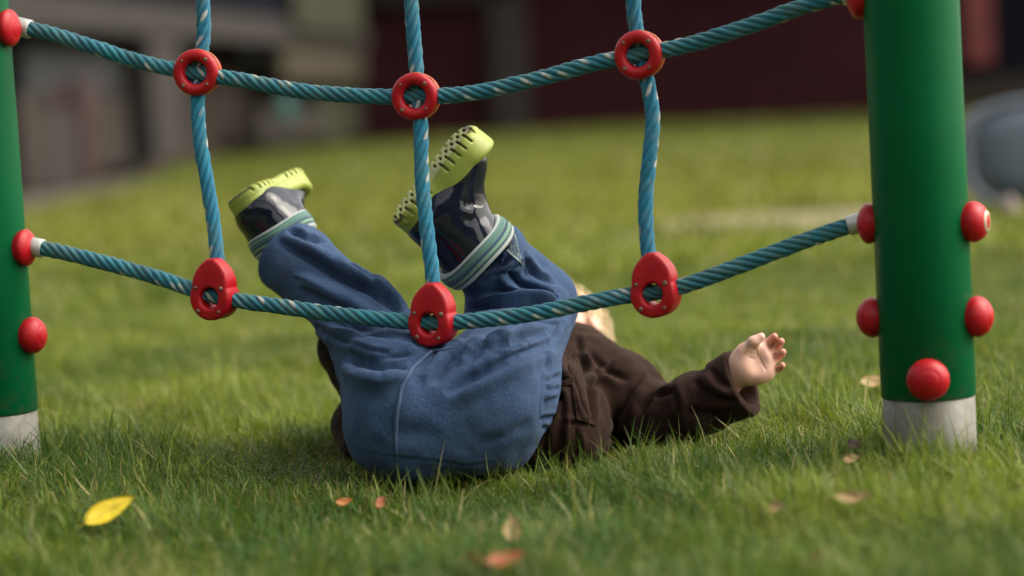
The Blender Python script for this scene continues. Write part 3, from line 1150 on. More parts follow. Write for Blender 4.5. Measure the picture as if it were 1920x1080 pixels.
# --- jacket ----------------------------------------------------------------
torso = union([cap(P(975, 795, 2.85), P(1060, 735, 3.02), 0.075, 0.07), ell(P(1052, 802, 2.86), (0.060, 0.08, 0.068)), ell(P(1070, 685, 3.02), (0.05, 0.06, 0.055)), ell(P(895, 695, 2.96), (0.05, 0.05, 0.046)),
               ell(P(760, 800, 2.96), (0.09, 0.08, 0.06))], 0.03)
sh = cap(P(1118, 728, 2.985), P(1160, 742, 2.96), 0.056, 0.052)
ua = union([cap(P(1150, 738, 2.965), P(1240, 795, 2.905), 0.052, 0.042), ell(P(1183, 742, 2.93), (0.033, 0.04, 0.036))], 0.012)
fa = union([cap(P(1243, 797, 2.905), P(1385, 722, 2.862), 0.040, 0.0365), ell(P(1300, 768, 2.885), (0.040, 0.042, 0.040))], 0.012)
armL = union([cap(P(760, 670, 3.0), P(648, 650, 2.955), 0.035, 0.034), cap(P(648, 648, 2.955), P(690, 715, 2.93), 0.034, 0.038), cap(P(705, 800, 2.93), P(706, 850, 2.90), 0.045, 0.045)], 0.012)
jac = union([torso, sh], 0.03)
jac = union([jac, ua], 0.02)
jac = union([jac, union([fa], 0.01)], 0.012)
jac = union([jac, armL], 0.015)
fdir = P(1385, 722, 2.862) - P(1240, 787, 2.905); fdir /= np.linalg.norm(fdir)
cuff_e = P(1396, 717, 2.858)
def tube_sec(a, b, ra, rb):
    d = b - a; L = np.linalg.norm(d); d = d / L
    def f(X):
        t = (X - a) @ d
        rad = np.linalg.norm(X - a - t[:, None] * d, axis=1)
        tt = np.clip(t / L, 0, 1)
        dr = rad - (ra + (rb - ra) * tt)
        dz = np.abs(t - L / 2) - L / 2
        return np.minimum(np.maximum(dr, dz), 0) + np.sqrt(np.maximum(dr, 0) ** 2 + np.maximum(dz, 0) ** 2) - 0.003
    return f
jac = union([jac, tube_sec(cuff_e - fdir * 0.030, cuff_e - fdir * 0.003, 0.0378, 0.0390)], 0.002)
jac = subtract(jac, plane_near(cuff_e + fdir * 0.0005, fdir, 0.06), 0.003)
jac = subtract(jac, cap(cuff_e - fdir * 0.030, cuff_e + fdir * 0.03, 0.025, 0.033), 0.003)
jac = subtract(jac, gfloor, 0.012)
jac_free = jac
jac = subtract(jac, lambda X: tro(X) - 0.001, 0.006)     # no cloth inside the trousers
JV, JF = surface(jac, P(700, 740, 2.80) + [-0.16, -0.05, -0.15], P(1400, 720, 2.9) + [0.06, 0.22, 0.13], 0.0021)
JV = relax(JV, JF, 2)
N = vnormals(JV, JF)
JV = JV + N * (0.0026 * vnoise(JV + 3, 30) + 0.0016 * vnoise(JV + 9, 62))[:, None]
JTREE0 = jtree = bvh(JV, JF)
N = vnormals(relax(JV, JF, 6), JF)
JCR = [
    ([(1210, 700), (1180, 735), (1155, 790), (1140, 850)], -0.009, 0.006, 0.005, 1),
    ([(1225, 735), (1205, 765), (1195, 820)], -0.008, 0.006, 0.0045, -1),
    ([(1258, 722), (1272, 760), (1270, 815)], -0.006, 0.005, 0.004, 1),
    ([(1228, 742), (1250, 735), (1262, 728)], -0.006, 0.006, 0.003, 1),
    ([(1300, 712), (1335, 740), (1370, 752), (1385, 748)], -0.0055, 0.0055, 0.004, 1),
    ([(1330, 690), (1350, 715), (1372, 730)], -0.004, 0.005, 0.003, -1),
    ([(1285, 770), (1330, 775), (1370, 770)], -0.004, 0.006, 0.003, 1),
    ([(1105, 735), (1135, 700), (1150, 675)], -0.005, 0.004, 0.003, 1),
    ([(1095, 650), (1130, 690), (1180, 715)], -0.005, 0.007, 0.004, -1),
    ([(1080, 625), (1090, 670), (1105, 720), (1112, 790)], -0.006, 0.005, 0.004, 1),
    ([(1062, 680), (1080, 720), (1095, 770), (1112, 790)], -0.007, 0.004, 0.004, -1),
    ([(1045, 705), (1055, 760), (1052, 830), (1040, 870)], -0.004, 0.004, 0.003, 1),
    ([(1045, 792), (1085, 793), (1112, 795)], -0.004, 0.003, 0.002, 1),
    ([(1040, 712), (1075, 712)], -0.003, 0.003, 0.002, -1),
    ([(1025, 800), (1022, 840), (1010, 870)], -0.004, 0.004, 0.002, 1),
    ([(1080, 800), (1085, 840), (1075, 870)], -0.004, 0.004, 0.002, 1),
    ([(612, 640), (640, 670), (648, 720)], -0.004, 0.006, 0.003, 1),
]
for pts, amp, w, rg, sd in JCR:
    JV = crease(JV, N, project(jtree, pts, 22), amp * 1.15, w * 0.75, rg * 1.15, sd)
JV = relax(JV, JF, 1, 0.4)

# --- body (skin): head, neck, torso, arm and hand as one surface --------------
def H(u, v, dd=0.0):
    return P(1340 + u / 9.0, 600 + v / 9.0, 2.845 + dd)


wr = H(440, 800, 0.004)
hand = []
for (u, v, r, wu, wv) in ((770, 500, 0.0082, 470, 640), (850, 625, 0.0085, 480, 740), (890, 760, 0.0085, 500, 840), (900, 890, 0.0080, 560, 930)):
    hand.append(cap(H(wu, wv, 0.004), H(u, v, 0.002), 0.0105, r))
hand.append(ell(H(520, 600, -0.002), (0.0135, 0.010, 0.014)))
hand.append(ell(H(690, 930, 0.0), (0.018, 0.010, 0.0115)))
palm = union(hand, 0.008)
thumb = union([cap(H(545, 520, -0.003), H(655, 375, -0.010), 0.0100, 0.0068), cap(H(655, 375, -0.010), H(782, 285, -0.011), 0.0066, 0.0050)], 0.004)
FING = [
    [(775, 490, 0.001, .0056), (885, 385, 0.008, .0050), (972, 318, 0.003, .0047), (1008, 280, -0.004, .0043)],
    [(865, 600, 0.001, .0057), (985, 480, 0.011, .0051), (1085, 402, 0.005, .0048), (1122, 362, -0.004, .0044)],
    [(905, 735, 0.001, .0056), (1045, 640, 0.011, .0050), (1122, 580, 0.004, .0047), (1145, 540, -0.005, .0044)],
    [(920, 880, 0.001, .0052), (1040, 850, 0.010, .0046), (1112, 800, 0.004, .0042), (1138, 765, -0.005, .0039)],
]
fing = []
for fpts in FING:
    segs = [cap(H(a[0], a[1], a[2]), H(b[0], b[1], b[2]), a[3], b[3]) for a, b in zip(fpts[:-1], fpts[1:])]
    fing.append(union(segs, 0.0015))


def fingers(X):
    d = fing[0](X)
    for g in fing[1:]:
        d = np.minimum(d, g(X))
    return d


handf = lambda X: smin(smin(palm(X), thumb(X), 0.005), fingers(X), 0.0022)
handf2 = subtract(handf, ell(H(715, 690, -0.0185), (0.015, 0.0115, 0.016)), 0.006)
arm_skin = union([cap(wr, P(1330, 748, 2.88), 0.0175, 0.021), cap(P(1330, 748, 2.88), P(1240, 787, 2.905), 0.021, 0.026), cap(P(1240, 787, 2.905), P(1150, 738, 2.97), 0.026, 0.03),
                  cap(P(1150, 738, 2.97), P(1060, 725, 3.03), 0.03, 0.05)], 0.01)
# head
HC = P(1024, 640, 3.17)
fN = np.array([-0.50, -0.22, 0.84]); fN /= np.linalg.norm(fN)       # the way the face looks
cN = np.array([0.05, 0.97, 0.24]); cN = cN - fN * (cN @ fN); cN /= np.linalg.norm(cN)   # crown
eN = np.cross(cN, fN)                                                # ear to ear
HB = np.stack([eN, fN, cN], 1)


def HD(e, f, c):
    return HC + eN * e + fN * f + cN * c


head = union([ell(HD(0, -0.008, 0.012), (0.073, 0.083, 0.074), HB), ell(HD(0, 0.022, -0.035), (0.050, 0.045, 0.045), HB), ell(HD(0.03, 0.035, -0.035), (0.026, 0.024, 0.026), HB), ell(HD(-0.03, 0.035, -0.035), (0.026, 0.024, 0.026), HB),
              ell(HD(0, 0.052, -0.062), (0.017, 0.015, 0.014), HB)], 0.02)
nose = union([cap(HD(0, 0.070, -0.008), HD(0, 0.079, -0.028), 0.006, 0.0085), ell(HD(0.007, 0.070, -0.031), (0.006, 0.007, 0.005), HB), ell(HD(-0.007, 0.070, -0.031), (0.006, 0.007, 0.005), HB)], 0.006)
lips = union([cap(HD(-0.012, 0.064, -0.049), HD(0.012, 0.064, -0.049), 0.0045, 0.0045), cap(HD(-0.010, 0.063, -0.055), HD(0.010, 0.063, -0.055), 0.0045, 0.0045)], 0.002)
ears = union([ell(HD(0.070, -0.008, -0.012), (0.007, 0.015, 0.022), HB), ell(HD(-0.070, -0.008, -0.012), (0.007, 0.015, 0.022), HB)], 0.003)
sock = union([ell(HD(0.028, 0.078, -0.004), (0.014, 0.012, 0.009), HB), ell(HD(-0.028, 0.078, -0.004), (0.014, 0.012, 0.009), HB)], 0.003)
headf = union([head, nose], 0.008)
headf = union([headf, lips], 0.004)
headf = union([headf, ears], 0.006)
headf = subtract(headf, sock, 0.006)
neck = cap(HD(0, -0.005, -0.05), P(1050, 722, 3.04), 0.034, 0.045)
skin = lambda X: smin(smin(smin(handf2(X), arm_skin(X), 0.008), headf(X), 0.012), neck(X), 0.02)
SV, SF = surface(skin, P(1000, 740, 2.82) + [-0.09, -0.06, -0.08], P(1475, 690, 3.1) + [0.03, 0.22, 0.13], 0.0012, 6)
SV = relax(SV, SF, 2)
sc = np.tile(np.array([0.78, 0.47, 0.37]), (len(SV), 1))
for fp in FING:
    tip = H(fp[-1][0], fp[-1][1], fp[-1][2])
    d = np.linalg.norm(SV - tip, axis=1)
    wgt = np.clip(1 - d / 0.012, 0, 1)[:, None] * 0.9
    sc = sc * (1 - wgt) + np.array([0.58, 0.15, 0.12]) * wgt
    pip = H(*fp[1][:3])
    wgt = np.exp(-(np.linalg.norm(SV - pip, axis=1) / 0.009) ** 2)[:, None] * 0.4
    sc = sc * (1 - wgt) + np.array([0.55, 0.22, 0.16]) * wgt
wgt = np.exp(-(np.linalg.norm(SV - H(500, 660, -0.01), axis=1) / 0.009) ** 2)[:, None] * 0.35
sc = sc * (1 - wgt) + np.array([0.5, 0.24, 0.2]) * wgt
wgt = np.exp(-(np.linalg.norm(SV - H(515, 555, -0.012), axis=1) / 0.0016) ** 2)[:, None] * 0.7
sc = sc * (1 - wgt) + np.array([0.12, 0.07, 0.06]) * wgt
wgt = np.exp(-(np.linalg.norm(SV - HD(0.048, 0.045, -0.03), axis=1) / 0.022) ** 2)[:, None] * 0.5
wgt += np.exp(-(np.linalg.norm(SV - HD(-0.048, 0.045, -0.03), axis=1) / 0.022) ** 2)[:, None] * 0.5
sc = sc * (1 - wgt) + np.array([0.66, 0.27, 0.2]) * wgt
wgt = np.clip(1 - np.abs(lips(SV)) / 0.003, 0, 1)[:, None] * 0.7
sc = sc * (1 - wgt) + np.array([0.5, 0.15, 0.13]) * wgt
# palm creases
stree = bvh(SV, SF)
N = vnormals(SV, SF)
for pts in ([(700, 480), (715, 600), (730, 680)], [(735, 560), (790, 720), (880, 870)], [(600, 480), (660, 500), (690, 470)], [(560, 620), (640, 660), (700, 640)]):
    SV = crease(SV, N, project(stree, [(1340 + a / 9, 600 + b / 9) for a, b in pts], 14), -0.0009, 0.0011)

gp = P(850, 800, 2.75)
person = part('person', SV, SF, M_SKIN, None, True, sc, label='toddler lying on the grass behind the net, legs up in lime-soled boots', cat='person', loc=(gp[0], gp[1], float(gz(gp[0], gp[1]))))
tcol = np.ones((len(TV), 3))
trousers = part('trousers', TV, TF, M_BLUE, person, True, tcol)
part('jacket', JV, JF, M_CORD, person, True)

# seat seam: raised piping laid on the trousers
def tube(points, r, n=10):
    C, s = catmull(points, 0.003)
    T = np.gradient(C, axis=0); T /= np.linalg.norm(T, axis=1)[:, None]
    V = []
    a = np.cross(T[0], [0.3, 1, 0.2]); a /= np.linalg.norm(a)
    for i in range(len(C)):
        a = a - T[i] * (a @ T[i]); a /= np.linalg.norm(a)
        b = np.cross(T[i], a)
        rr = r * min(1, 0.2 + 4 * min(i, len(C) - 1 - i) / len(C))
        for t in np.linspace(0, 2 * np.pi, n, endpoint=False):
            V.append(C[i] + rr * (math.cos(t) * a + math.sin(t) * b))
    return np.array(V), grid_faces(len(C), n, closed_v=True)[:, ::-1]


def seam(pts, r, n=30, sink=0.35):
    ln = project(tree, pts, n)
    out = np.array([q - ray_dir(q) * r * sink for q in ln])
    return tube(out, r)


def ray_dir(q):
    v = q - CAM
    return -(v / np.linalg.norm(v)) * -1


V, F = seam([(852, 650), (806, 661), (774, 690), (752, 730), (744, 779), (742, 825), (745, 866)], 0.0024)
part('seam', V, F, M_SEAM, trousers)

# embroidered patch on the shin
def patch(poly_px, n=16, lift=0.0022, tree=tree):
    a, b, c, d = [np.array(q, float) for q in poly_px]
    front = []
    for i in np.linspace(0, 1, n):
        for j in np.linspace(0, 1, n):
            p = (a * (1 - i) + b * i) * (1 - j) + (d * (1 - i) + c * i) * j
            hit = tree.ray_cast(Vector(CAM), Vector(ray(*p)))
            q = np.array(hit[0]) if hit[0] is not None else P(p[0], p[1], 2.86)
            front.append(q)
    front = np.array(front)
    v = front - CAM; v /= np.linalg.norm(v, axis=1)[:, None]
    f1 = front - v * lift
    b1 = front + v * 0.004
    V = np.vstack([f1, b1])
    g = grid_faces(n, n)
    F = [g[:, ::-1], g + n * n]
    idx = np.arange(n * n).reshape(n, n)
    per = np.concatenate([idx[0, :-1], idx[:-1, -1], idx[-1, :0:-1], idx[:0:-1, 0]])
    nx = np.roll(per, -1)
    F.append(np.stack([per, nx, nx + n * n, per + n * n], 1))
    I, J = np.meshgrid(np.linspace(0, 1, n), np.linspace(0, 1, n), indexing='ij')
    edge = (np.minimum(np.minimum(I, 1 - I), np.minimum(J, 1 - J)) < 0.10).ravel()
    r_ = np.random.default_rng(4).random(n * n)
    c = np.where(edge[:, None], np.array([0.22, 0.27, 0.27]), np.where((r_ < 0.25)[:, None], np.array([0.16, 0.22, 0.22]), np.array([0.028, 0.055, 0.12])))
    return V, F, np.vstack([c, c])


jt2 = bvh(JV, JF)
jacket = [o for o in person.children if o.name.startswith('jacket')][0]
for poly_ in ([(1066, 668), (1086, 664), (1116, 797), (1082, 786)], [(1036, 706), (1072, 704), (1076, 720), (1040, 723)]):
    V, F, c = patch(poly_, 18, 0.0035, jt2)
    part('flap', V, F, M_CORD, jacket, True)
V, F, c = patch([(953, 432), (967, 438), (981, 497), (950, 470)])
part('patch', V, F, M_COLLAR, trousers, True, c)

# --- boots --------------------------------------------------------------------
def boot(center_px, d, T, U, collar_z, tilt_col=0.0, collar_r=0.047, size=1.0, cx=0.050):
    T = np.asarray(T, float); T /= np.linalg.norm(T)
    U = np.asarray(U, float); U = U - T * (U @ T); U /= np.linalg.norm(U)
    Y = np.cross(U, T)
    B = np.stack([T, Y, U], 1)
    org = P(*center_px, d) - B @ np.array([0.075, 0, 0.014]) * size
    W = lambda L: (L * size) @ B.T + org
    up = union([cap((0.033, 0, 0.036), (0.114, 0, 0.026), 0.0305, 0.0260), cap((0.040, 0, 0.042), (cx, 0, collar_z + 0.004), 0.0365, collar_r - 0.004), cap((0.052, 0, 0.072), (0.094, 0, 0.036), 0.030, 0.022)], 0.026)
    up = subtract(up, lambda X: (collar_z + 0.012) - X[:, 2], 0.003)
    up = subtract(up, cap((cx, 0, collar_z - 0.015), (cx, 0, collar_z + 0.05), 0.034, 0.039), 0.003)
    up = subtract(up, lambda X: X[:, 2] - 0.012, 0.002)
    V, F = surface(up, (-0.02, -0.06, 0.0), (0.18, 0.06, collar_z + 0.03), 0.0018)
    V = relax(V, F, 3)
    Nn = vnormals(V, F)
    V = crease(V, Nn, np.array([(0.072, -0.04, 0.05), (0.070, -0.02, 0.062), (0.070, 0, 0.068), (0.070, 0.02, 0.062), (0.072, 0.04, 0.05)]), -0.003, 0.005, 0.002, 1)
    V = crease(V, Nn, np.array([(0.055, -0.045, 0.062), (0.06, -0.03, 0.07), (0.078, 0, 0.075), (0.06, 0.03, 0.07), (0.055, 0.045, 0.062)]), -0.0025, 0.006)
    V = V + Nn * (0.0012 * vnoise(V + 2, 45))[:, None]
    b = part('boot', W(V), F, M_BOOT, person)

    # sole
    def sole_f(X):
        q = X[:, :2]
        a_, b_ = np.array([0.031, 0.0]), np.array([0.1175, 0.0])
        t = np.clip((q - a_) @ (b_ - a_) / ((b_ - a_) @ (b_ - a_)), 0, 1)
        wdt = 0.0325 + 0.0035 * t - 0.003 * np.exp(-((X[:, 0] - 0.066) / 0.022) ** 2)
        d2 = np.linalg.norm(q - a_ - t[:, None] * (b_ - a_), axis=1) - wdt + 0.008
        top = 0.0325 + 0.010 * np.clip((X[:, 0] - 0.112) / 0.04, 0, 1) + 0.005 * np.clip((0.03 - X[:, 0]) / 0.03, 0, 1)
        bot = 0.0 + 0.0025 * np.exp(-((X[:, 0] - 0.069) / 0.011) ** 2) + 0.006 * np.clip((X[:, 0] - 0.12) / 0.04, 0, 1) ** 2
        dz = np.maximum(X[:, 2] - top, bot - X[:, 2]) + 0.008
        dd = np.minimum(np.maximum(d2, dz), 0) + np.sqrt(np.maximum(d2, 0) ** 2 + np.maximum(dz, 0) ** 2) - 0.008
        # seam line round the welt
        dd = dd + 0.0009 * np.exp(-((X[:, 2] - 0.0155) / 0.0012) ** 2)
        # tread
        blk = (np.abs(X[:, 0] - 0.069) > 0.013)
        ph = X[:, 0] + 0.0056 * (np.abs(X[:, 1]) > 0.009)
        gr = np.abs(((ph / 0.0112) % 1) - 0.5) * 0.0112
        gl = np.abs(((X[:, 1] / 0.024) + 0.5) % 1 - 0.5) * 0.024
        groove = gr - 0.0014
        groove = np.maximum(np.maximum(groove, (X[:, 2] - bot) - 0.0042 - 0.007 * np.clip((np.abs(X[:, 1]) - 0.014) / 0.012, 0, 1)), np.abs(X[:, 1]) - 0.06)
        groove = np.where(blk, groove, 0.01)
        dd = np.maximum(dd, -groove)
        return dd
    V, F = surface(sole_f, (-0.015, -0.05, -0.006), (0.18, 0.05, 0.055), 0.00125)
    V = relax(V, F, 2, 0.4)
    c = np.ones((len(V), 3))
    deep = (V[:, 2] > 0.0020) & (V[:, 2] < 0.0056) & (np.abs(V[:, 1]) < 0.024) & (np.abs(V[:, 0] - 0.069) > 0.012)
    mud = 0.5 + 0.5 * vnoise(V, 140)
    c[deep] = np.array([0.30, 0.19, 0.22])[None] * (0.6 + 0.6 * mud[deep])[:, None]
    und = V[:, 2] < 0.0025
    c[und] *= (0.72 + 0.35 * mud[und])[:, None] * np.array([1.0, 0.92, 0.95])
    so = part('sole', W(V), F, M_LIME, b, True, c)

    # striped collar
    ns, nt = 40, 72
    prof = []
    for i in range(ns):
        z = i / (ns - 1)
        r = collar_r + 0.0022 * math.sin(math.pi * min(1, max(0, z)))
        r += 0.0011 * math.sin(z * math.pi * 5) ** 2
        prof.append((z, r))
    wid = 0.027
    full = [(0.02, -0.006)] + [(z, r - collar_r) for z, r in prof] + [(0.98, -0.007), (0.6, -0.0075)]
    V, C_ = [], []
    def stripe(z):
        if z < 0.08: return (0.42, 0.46, 0.45)
        if z < 0.42: return (0.085, 0.19, 0.16)
        if z < 0.55: return (0.02, 0.05, 0.11)
        if z < 0.70: return (0.16, 0.30, 0.20)
        if z < 0.84: return (0.03, 0.08, 0.10)
        return (0.40, 0.45, 0.43)
    for (z, dr) in full:
        for t in np.linspace(0, 2 * np.pi, nt, endpoint=False):
            r = collar_r + dr
            sq = 1 + 0.05 * math.cos(2 * t) + 0.015 * math.sin(5 * t + 1)
            V.append((cx + r * sq * math.cos(t), r * 0.94 * math.sin(t), collar_z - 0.004 + z * wid + tilt_col * r * math.cos(t) + 0.0015 * math.sin(3 * t)))
            C_.append(stripe(z))
    F = grid_faces(len(full), nt, closed_v=True)[:, ::-1]
    part('collar', W(np.array(V)), F, M_COLLAR, b, True, np.array(C_))
    return b


boot((822, 335), 2.80, (0.66, 0.06, 0.75), (0.70, 0.22, -0.68), 0.098, 0.10, 0.049, 0.95, 0.032)
boot((502, 362), 2.985, (0.46, 0.88, 0.14), (0.40, -0.24, -0.87), 0.070, 0.0, 0.049, 0.87)

# --- hair -----------------------------------------------------------------------
hair_shell = lambda X: ell(HD(0, -0.012, 0.015), (0.079, 0.087, 0.079), HB)(X)
hairf = subtract(hair_shell, lambda X: 0.9 * ((X - HD(0, 0, -0.01)) @ cN) - ((X - HD(0, 0.012, 0)) @ fN), 0.004)
HV, HF = surface(hairf, HC - 0.11, HC + 0.11, 0.002)
HV = relax(HV, HF, 2)
Nn = vnormals(HV, HF)
loc = (HV - HC) @ HB
HV = HV + Nn * (0.0035 * vnoise(np.stack([loc[:, 0] * 140, loc[:, 1] * 30, loc[:, 2] * 30], 1), 1.0) + 0.003 * vnoise(loc, 40))[:, None]
# strands lying over the scalp
r_ = np.random.default_rng(5)
sel = r_.choice(len(HV), 3500)
q0 = HV[sel]; nn = Nn[sel]
down = -cN[None] * 0.8 - fN[None] * 0.5 + r_.normal(0, .35, (len(sel), 3))
down = down - nn * np.einsum('ij,ij->i', down, nn)[:, None]
down /= np.linalg.norm(down, axis=1)[:, None]
Ls = 0.015 + 0.03 * r_.random(len(sel))
sd = np.cross(down, nn)
SVs, SFs = [], []
pts = []
for k, t in enumerate((0, 0.5, 1.0)):
    c_ = q0 + down * (Ls * t)[:, None] + nn * ((0.0035 * math.sin(math.pi * min(t, .9)) + 0.002) * (0.5 + r_.random(len(sel))))[:, None] - nn * ((Ls * t) ** 2 / 0.15)[:, None]
    w = (0.0006, 0.0005, 0.0001)[k]
    pts.append(c_ - sd * w); pts.append(c_ + sd * w)
SVs = np.stack(pts, 1).reshape(-1, 3)
b0 = np.arange(len(sel))[:, None] * 6
SFs = np.concatenate([b0 + np.array([[0, 1, 3, 2]]), b0 + np.array([[2, 3, 5, 4]])]) + len(HV)
part('hair', np.vstack([HV, SVs]), np.vstack([HF, SFs]), M_HAIR, person)
for s in (1, -1):
    V, F = lathe([(0.0085 * math.sin(t), -0.0085 * math.cos(t)) for t in np.linspace(0.02, math.pi - 0.02, 12)], HD(0.028 * s, 0.064, -0.004), fN, 20)
    part('eye', V, F, M_EYE, person)

# ------------------------------------------------------------------ fallen leaves
LEAVES = []


def leaf(px, py, d, length, width, heading, pitch, roll, mat, curl, label, zoff=0.0, name='fallen_leaf'):
    n, mseg = 15, 9
    for d in np.linspace(1.9, 3.6, 3400):       # where this line of sight meets the top of the grass
        c0 = P(px, py, d)
        if c0[2] < gz(c0[0], c0[1]) + 0.021 + zoff:
            break
    LEAVES.append(c0)
    h = math.radians(heading)
    f = np.array([math.cos(h), math.sin(h), 0]); s = np.array([-math.sin(h), math.cos(h), 0]); u = np.array([0, 0, 1.0])
    pp = math.radians(pitch); f, u = f * math.cos(pp) + u * math.sin(pp), u * math.cos(pp) - f * math.sin(pp)
    rl = math.radians(roll); s, u = s * math.cos(rl) + u * math.sin(rl), u * math.cos(rl) - s * math.sin(rl)
    V, C_ = [], []
    for i in range(n):
        t = i / (n - 1)
        w = width / 2 * (math.sin(math.pi * t ** 0.85) ** 0.8) * (1 - 0.18 * t) + 0.0006
        for j in range(mseg):
            v = j / (mseg - 1) * 2 - 1
            x = (t - 0.5) * length
            z = curl * (4 * (t - 0.5) ** 2) * length * 0.25 + abs(v) ** 1.6 * w * 0.35 + 0.0006 * math.sin(v * 5 + t * 9)
            wob = 1 + 0.02 * math.sin(t * 40 + 1)
            V.append(c0 + f * x + s * v * w * wob + u * z)
            k = 0.72 if abs(v) < 0.01 else 1.0
            C_.append((k, k, k))
    V = np.array(V); C_ = np.array(C_)
    F = grid_faces(n, mseg)
    V2 = V - u * 0.0005
    nv = len(V)
    idx = np.arange(nv).reshape(n, mseg)
    per = np.concatenate([idx[0, :-1], idx[:-1, -1], idx[-1, :0:-1], idx[:0:-1, 0]])
    nx = np.roll(per, -1)
    # stalk
    st, sf = tube([c0 - f * length * 0.5, c0 - f * length * 0.62 + u * 0.001, c0 - f * length * 0.75 - u * 0.002], 0.0007, 6)
    sf = sf + 2 * nv
    part(name, np.vstack([V, V2, st]), [F, F[:, ::-1] + nv, np.stack([per, per + nv, nx + nv, nx], 1), sf], mat, None, True, np.vstack([C_, C_, np.full((len(st), 3), 0.6)]), label=label, cat='leaf', group='fallen leaves in the grass', loc=c0)


leaf(205, 958, 2.46, 0.056, 0.024, 24, 22, 48, M_LEAFY, 0.15, 'bright yellow leaf resting on the grass in front of the left post')
leaf(962, 992, 2.37, 0.025, 0.018, 80, 62, 10, M_LEAFT, 0.2, 'pale tan leaf standing upright in the grass in front of the child')
leaf(948, 1050, 2.22, 0.036, 0.015, 20, 8, 30, M_LEAFR, 0.4, 'red-orange leaf at the bottom edge below the tan upright leaf')
leaf(885, 1047, 2.23, 0.016, 0.011, 150, 10, 40, M_LEAFO, 0.3, 'small orange-tan leaf right beside the red-orange leaf')
leaf(645, 941, 2.52, 0.018, 0.008, 20, 8, 50, M_LEAFO, 0.4, 'small curled orange leaf in the grass below the child\'s trouser seat')
leaf(713, 942, 2.52, 0.016, 0.009, 60, 40, 40, M_LEAFR, 0.3, 'tiny rust red leaf just right of the small curled orange leaf')
leaf(1603, 933, 2.47, 0.036, 0.013, -22, 4, 45, M_LEAFT, 0.5, 'long tan curled leaf lying in front of the right post')
leaf(1458, 950, 2.46, 0.018, 0.013, -35, 10, 50, M_LEAFT, 0.4, 'small ochre leaf in the grass below the open hand')
leaf(1535, 1046, 2.22, 0.021, 0.014, -60, 30, 35, M_LEAFT, 0.3, 'pinkish tan leaf at the bottom right, lowest of the tan leaves')
leaf(1640, 717, 3.25, 0.040, 0.022, 10, 8, 35, M_LEAFT, 0.4, 'brownish leaf behind the right post, close to its left side')
leaf(1602, 833, 2.72, 0.020, 0.012, 30, 15, 40, M_LEAFD, 0.4, 'dark brown shrivelled leaf left of the right post foot')
leaf(1598, 861, 2.66, 0.018, 0.011, -20, 10, 40, M_LEAFT, 0.4, 'tiny tan leaf just below the dark shrivelled leaf')

# ------------------------------------------------------------------ lawn
occ_res = 0.006
ox0, oy0 = -0.6, 2.3
occ = np.zeros((250, 220), bool)
for VV, hh in ((TV, 0.013), (JV, 0.022), (SV, 0.03)):
    g = gz(VV[:, 0], VV[:, 1])
    mlow = VV[:, 2] < g + hh
    ii = ((VV[mlow, 0] - ox0) / occ_res).astype(int); jj = ((VV[mlow, 1] - oy0) / occ_res).astype(int)
    ok = (ii >= 1) & (jj >= 1) & (ii < 249) & (jj < 219)
    for a in (-1, 0, 1):
        for b in (-1, 0, 1):
            occ[ii[ok] + a, jj[ok] + b] = True
# fill the inside of the footprint
for i in range(occ.shape[0]):
    js = np.where(occ[i])[0]
    if len(js) > 3:
        occ[i, js[0]:js[-1]] = True
for i in range(1):
    occ[1:-1, 1:-1] |= False


def blocked(x, y):
    i = ((x - ox0) / occ_res).astype(int); j = ((y - oy0) / occ_res).astype(int)
    ins = (i >= 0) & (j >= 0) & (i < occ.shape[0]) & (j < occ.shape[1])
    r = np.zeros(len(x), bool)
    r[ins] = occ[i[ins], j[ins]]
    for A in (AXL, AXR):
        r |= (x - A[0]) ** 2 + (y - A[1]) ** 2 < (POST_R + 0.001) ** 2
    sx, sy = (x - 0.92) / 0.5, (y - 7.1) / 0.6
    r |= (sx ** 2 + sy ** 2 < 0.9 + 0.3 * vnoise(np.stack([x, y], 1), 3.0)) & (rng.random(len(x)) < 0.93)
    r |= (x < -1.55 - 0.058 * y) & (y > 6)
    return r


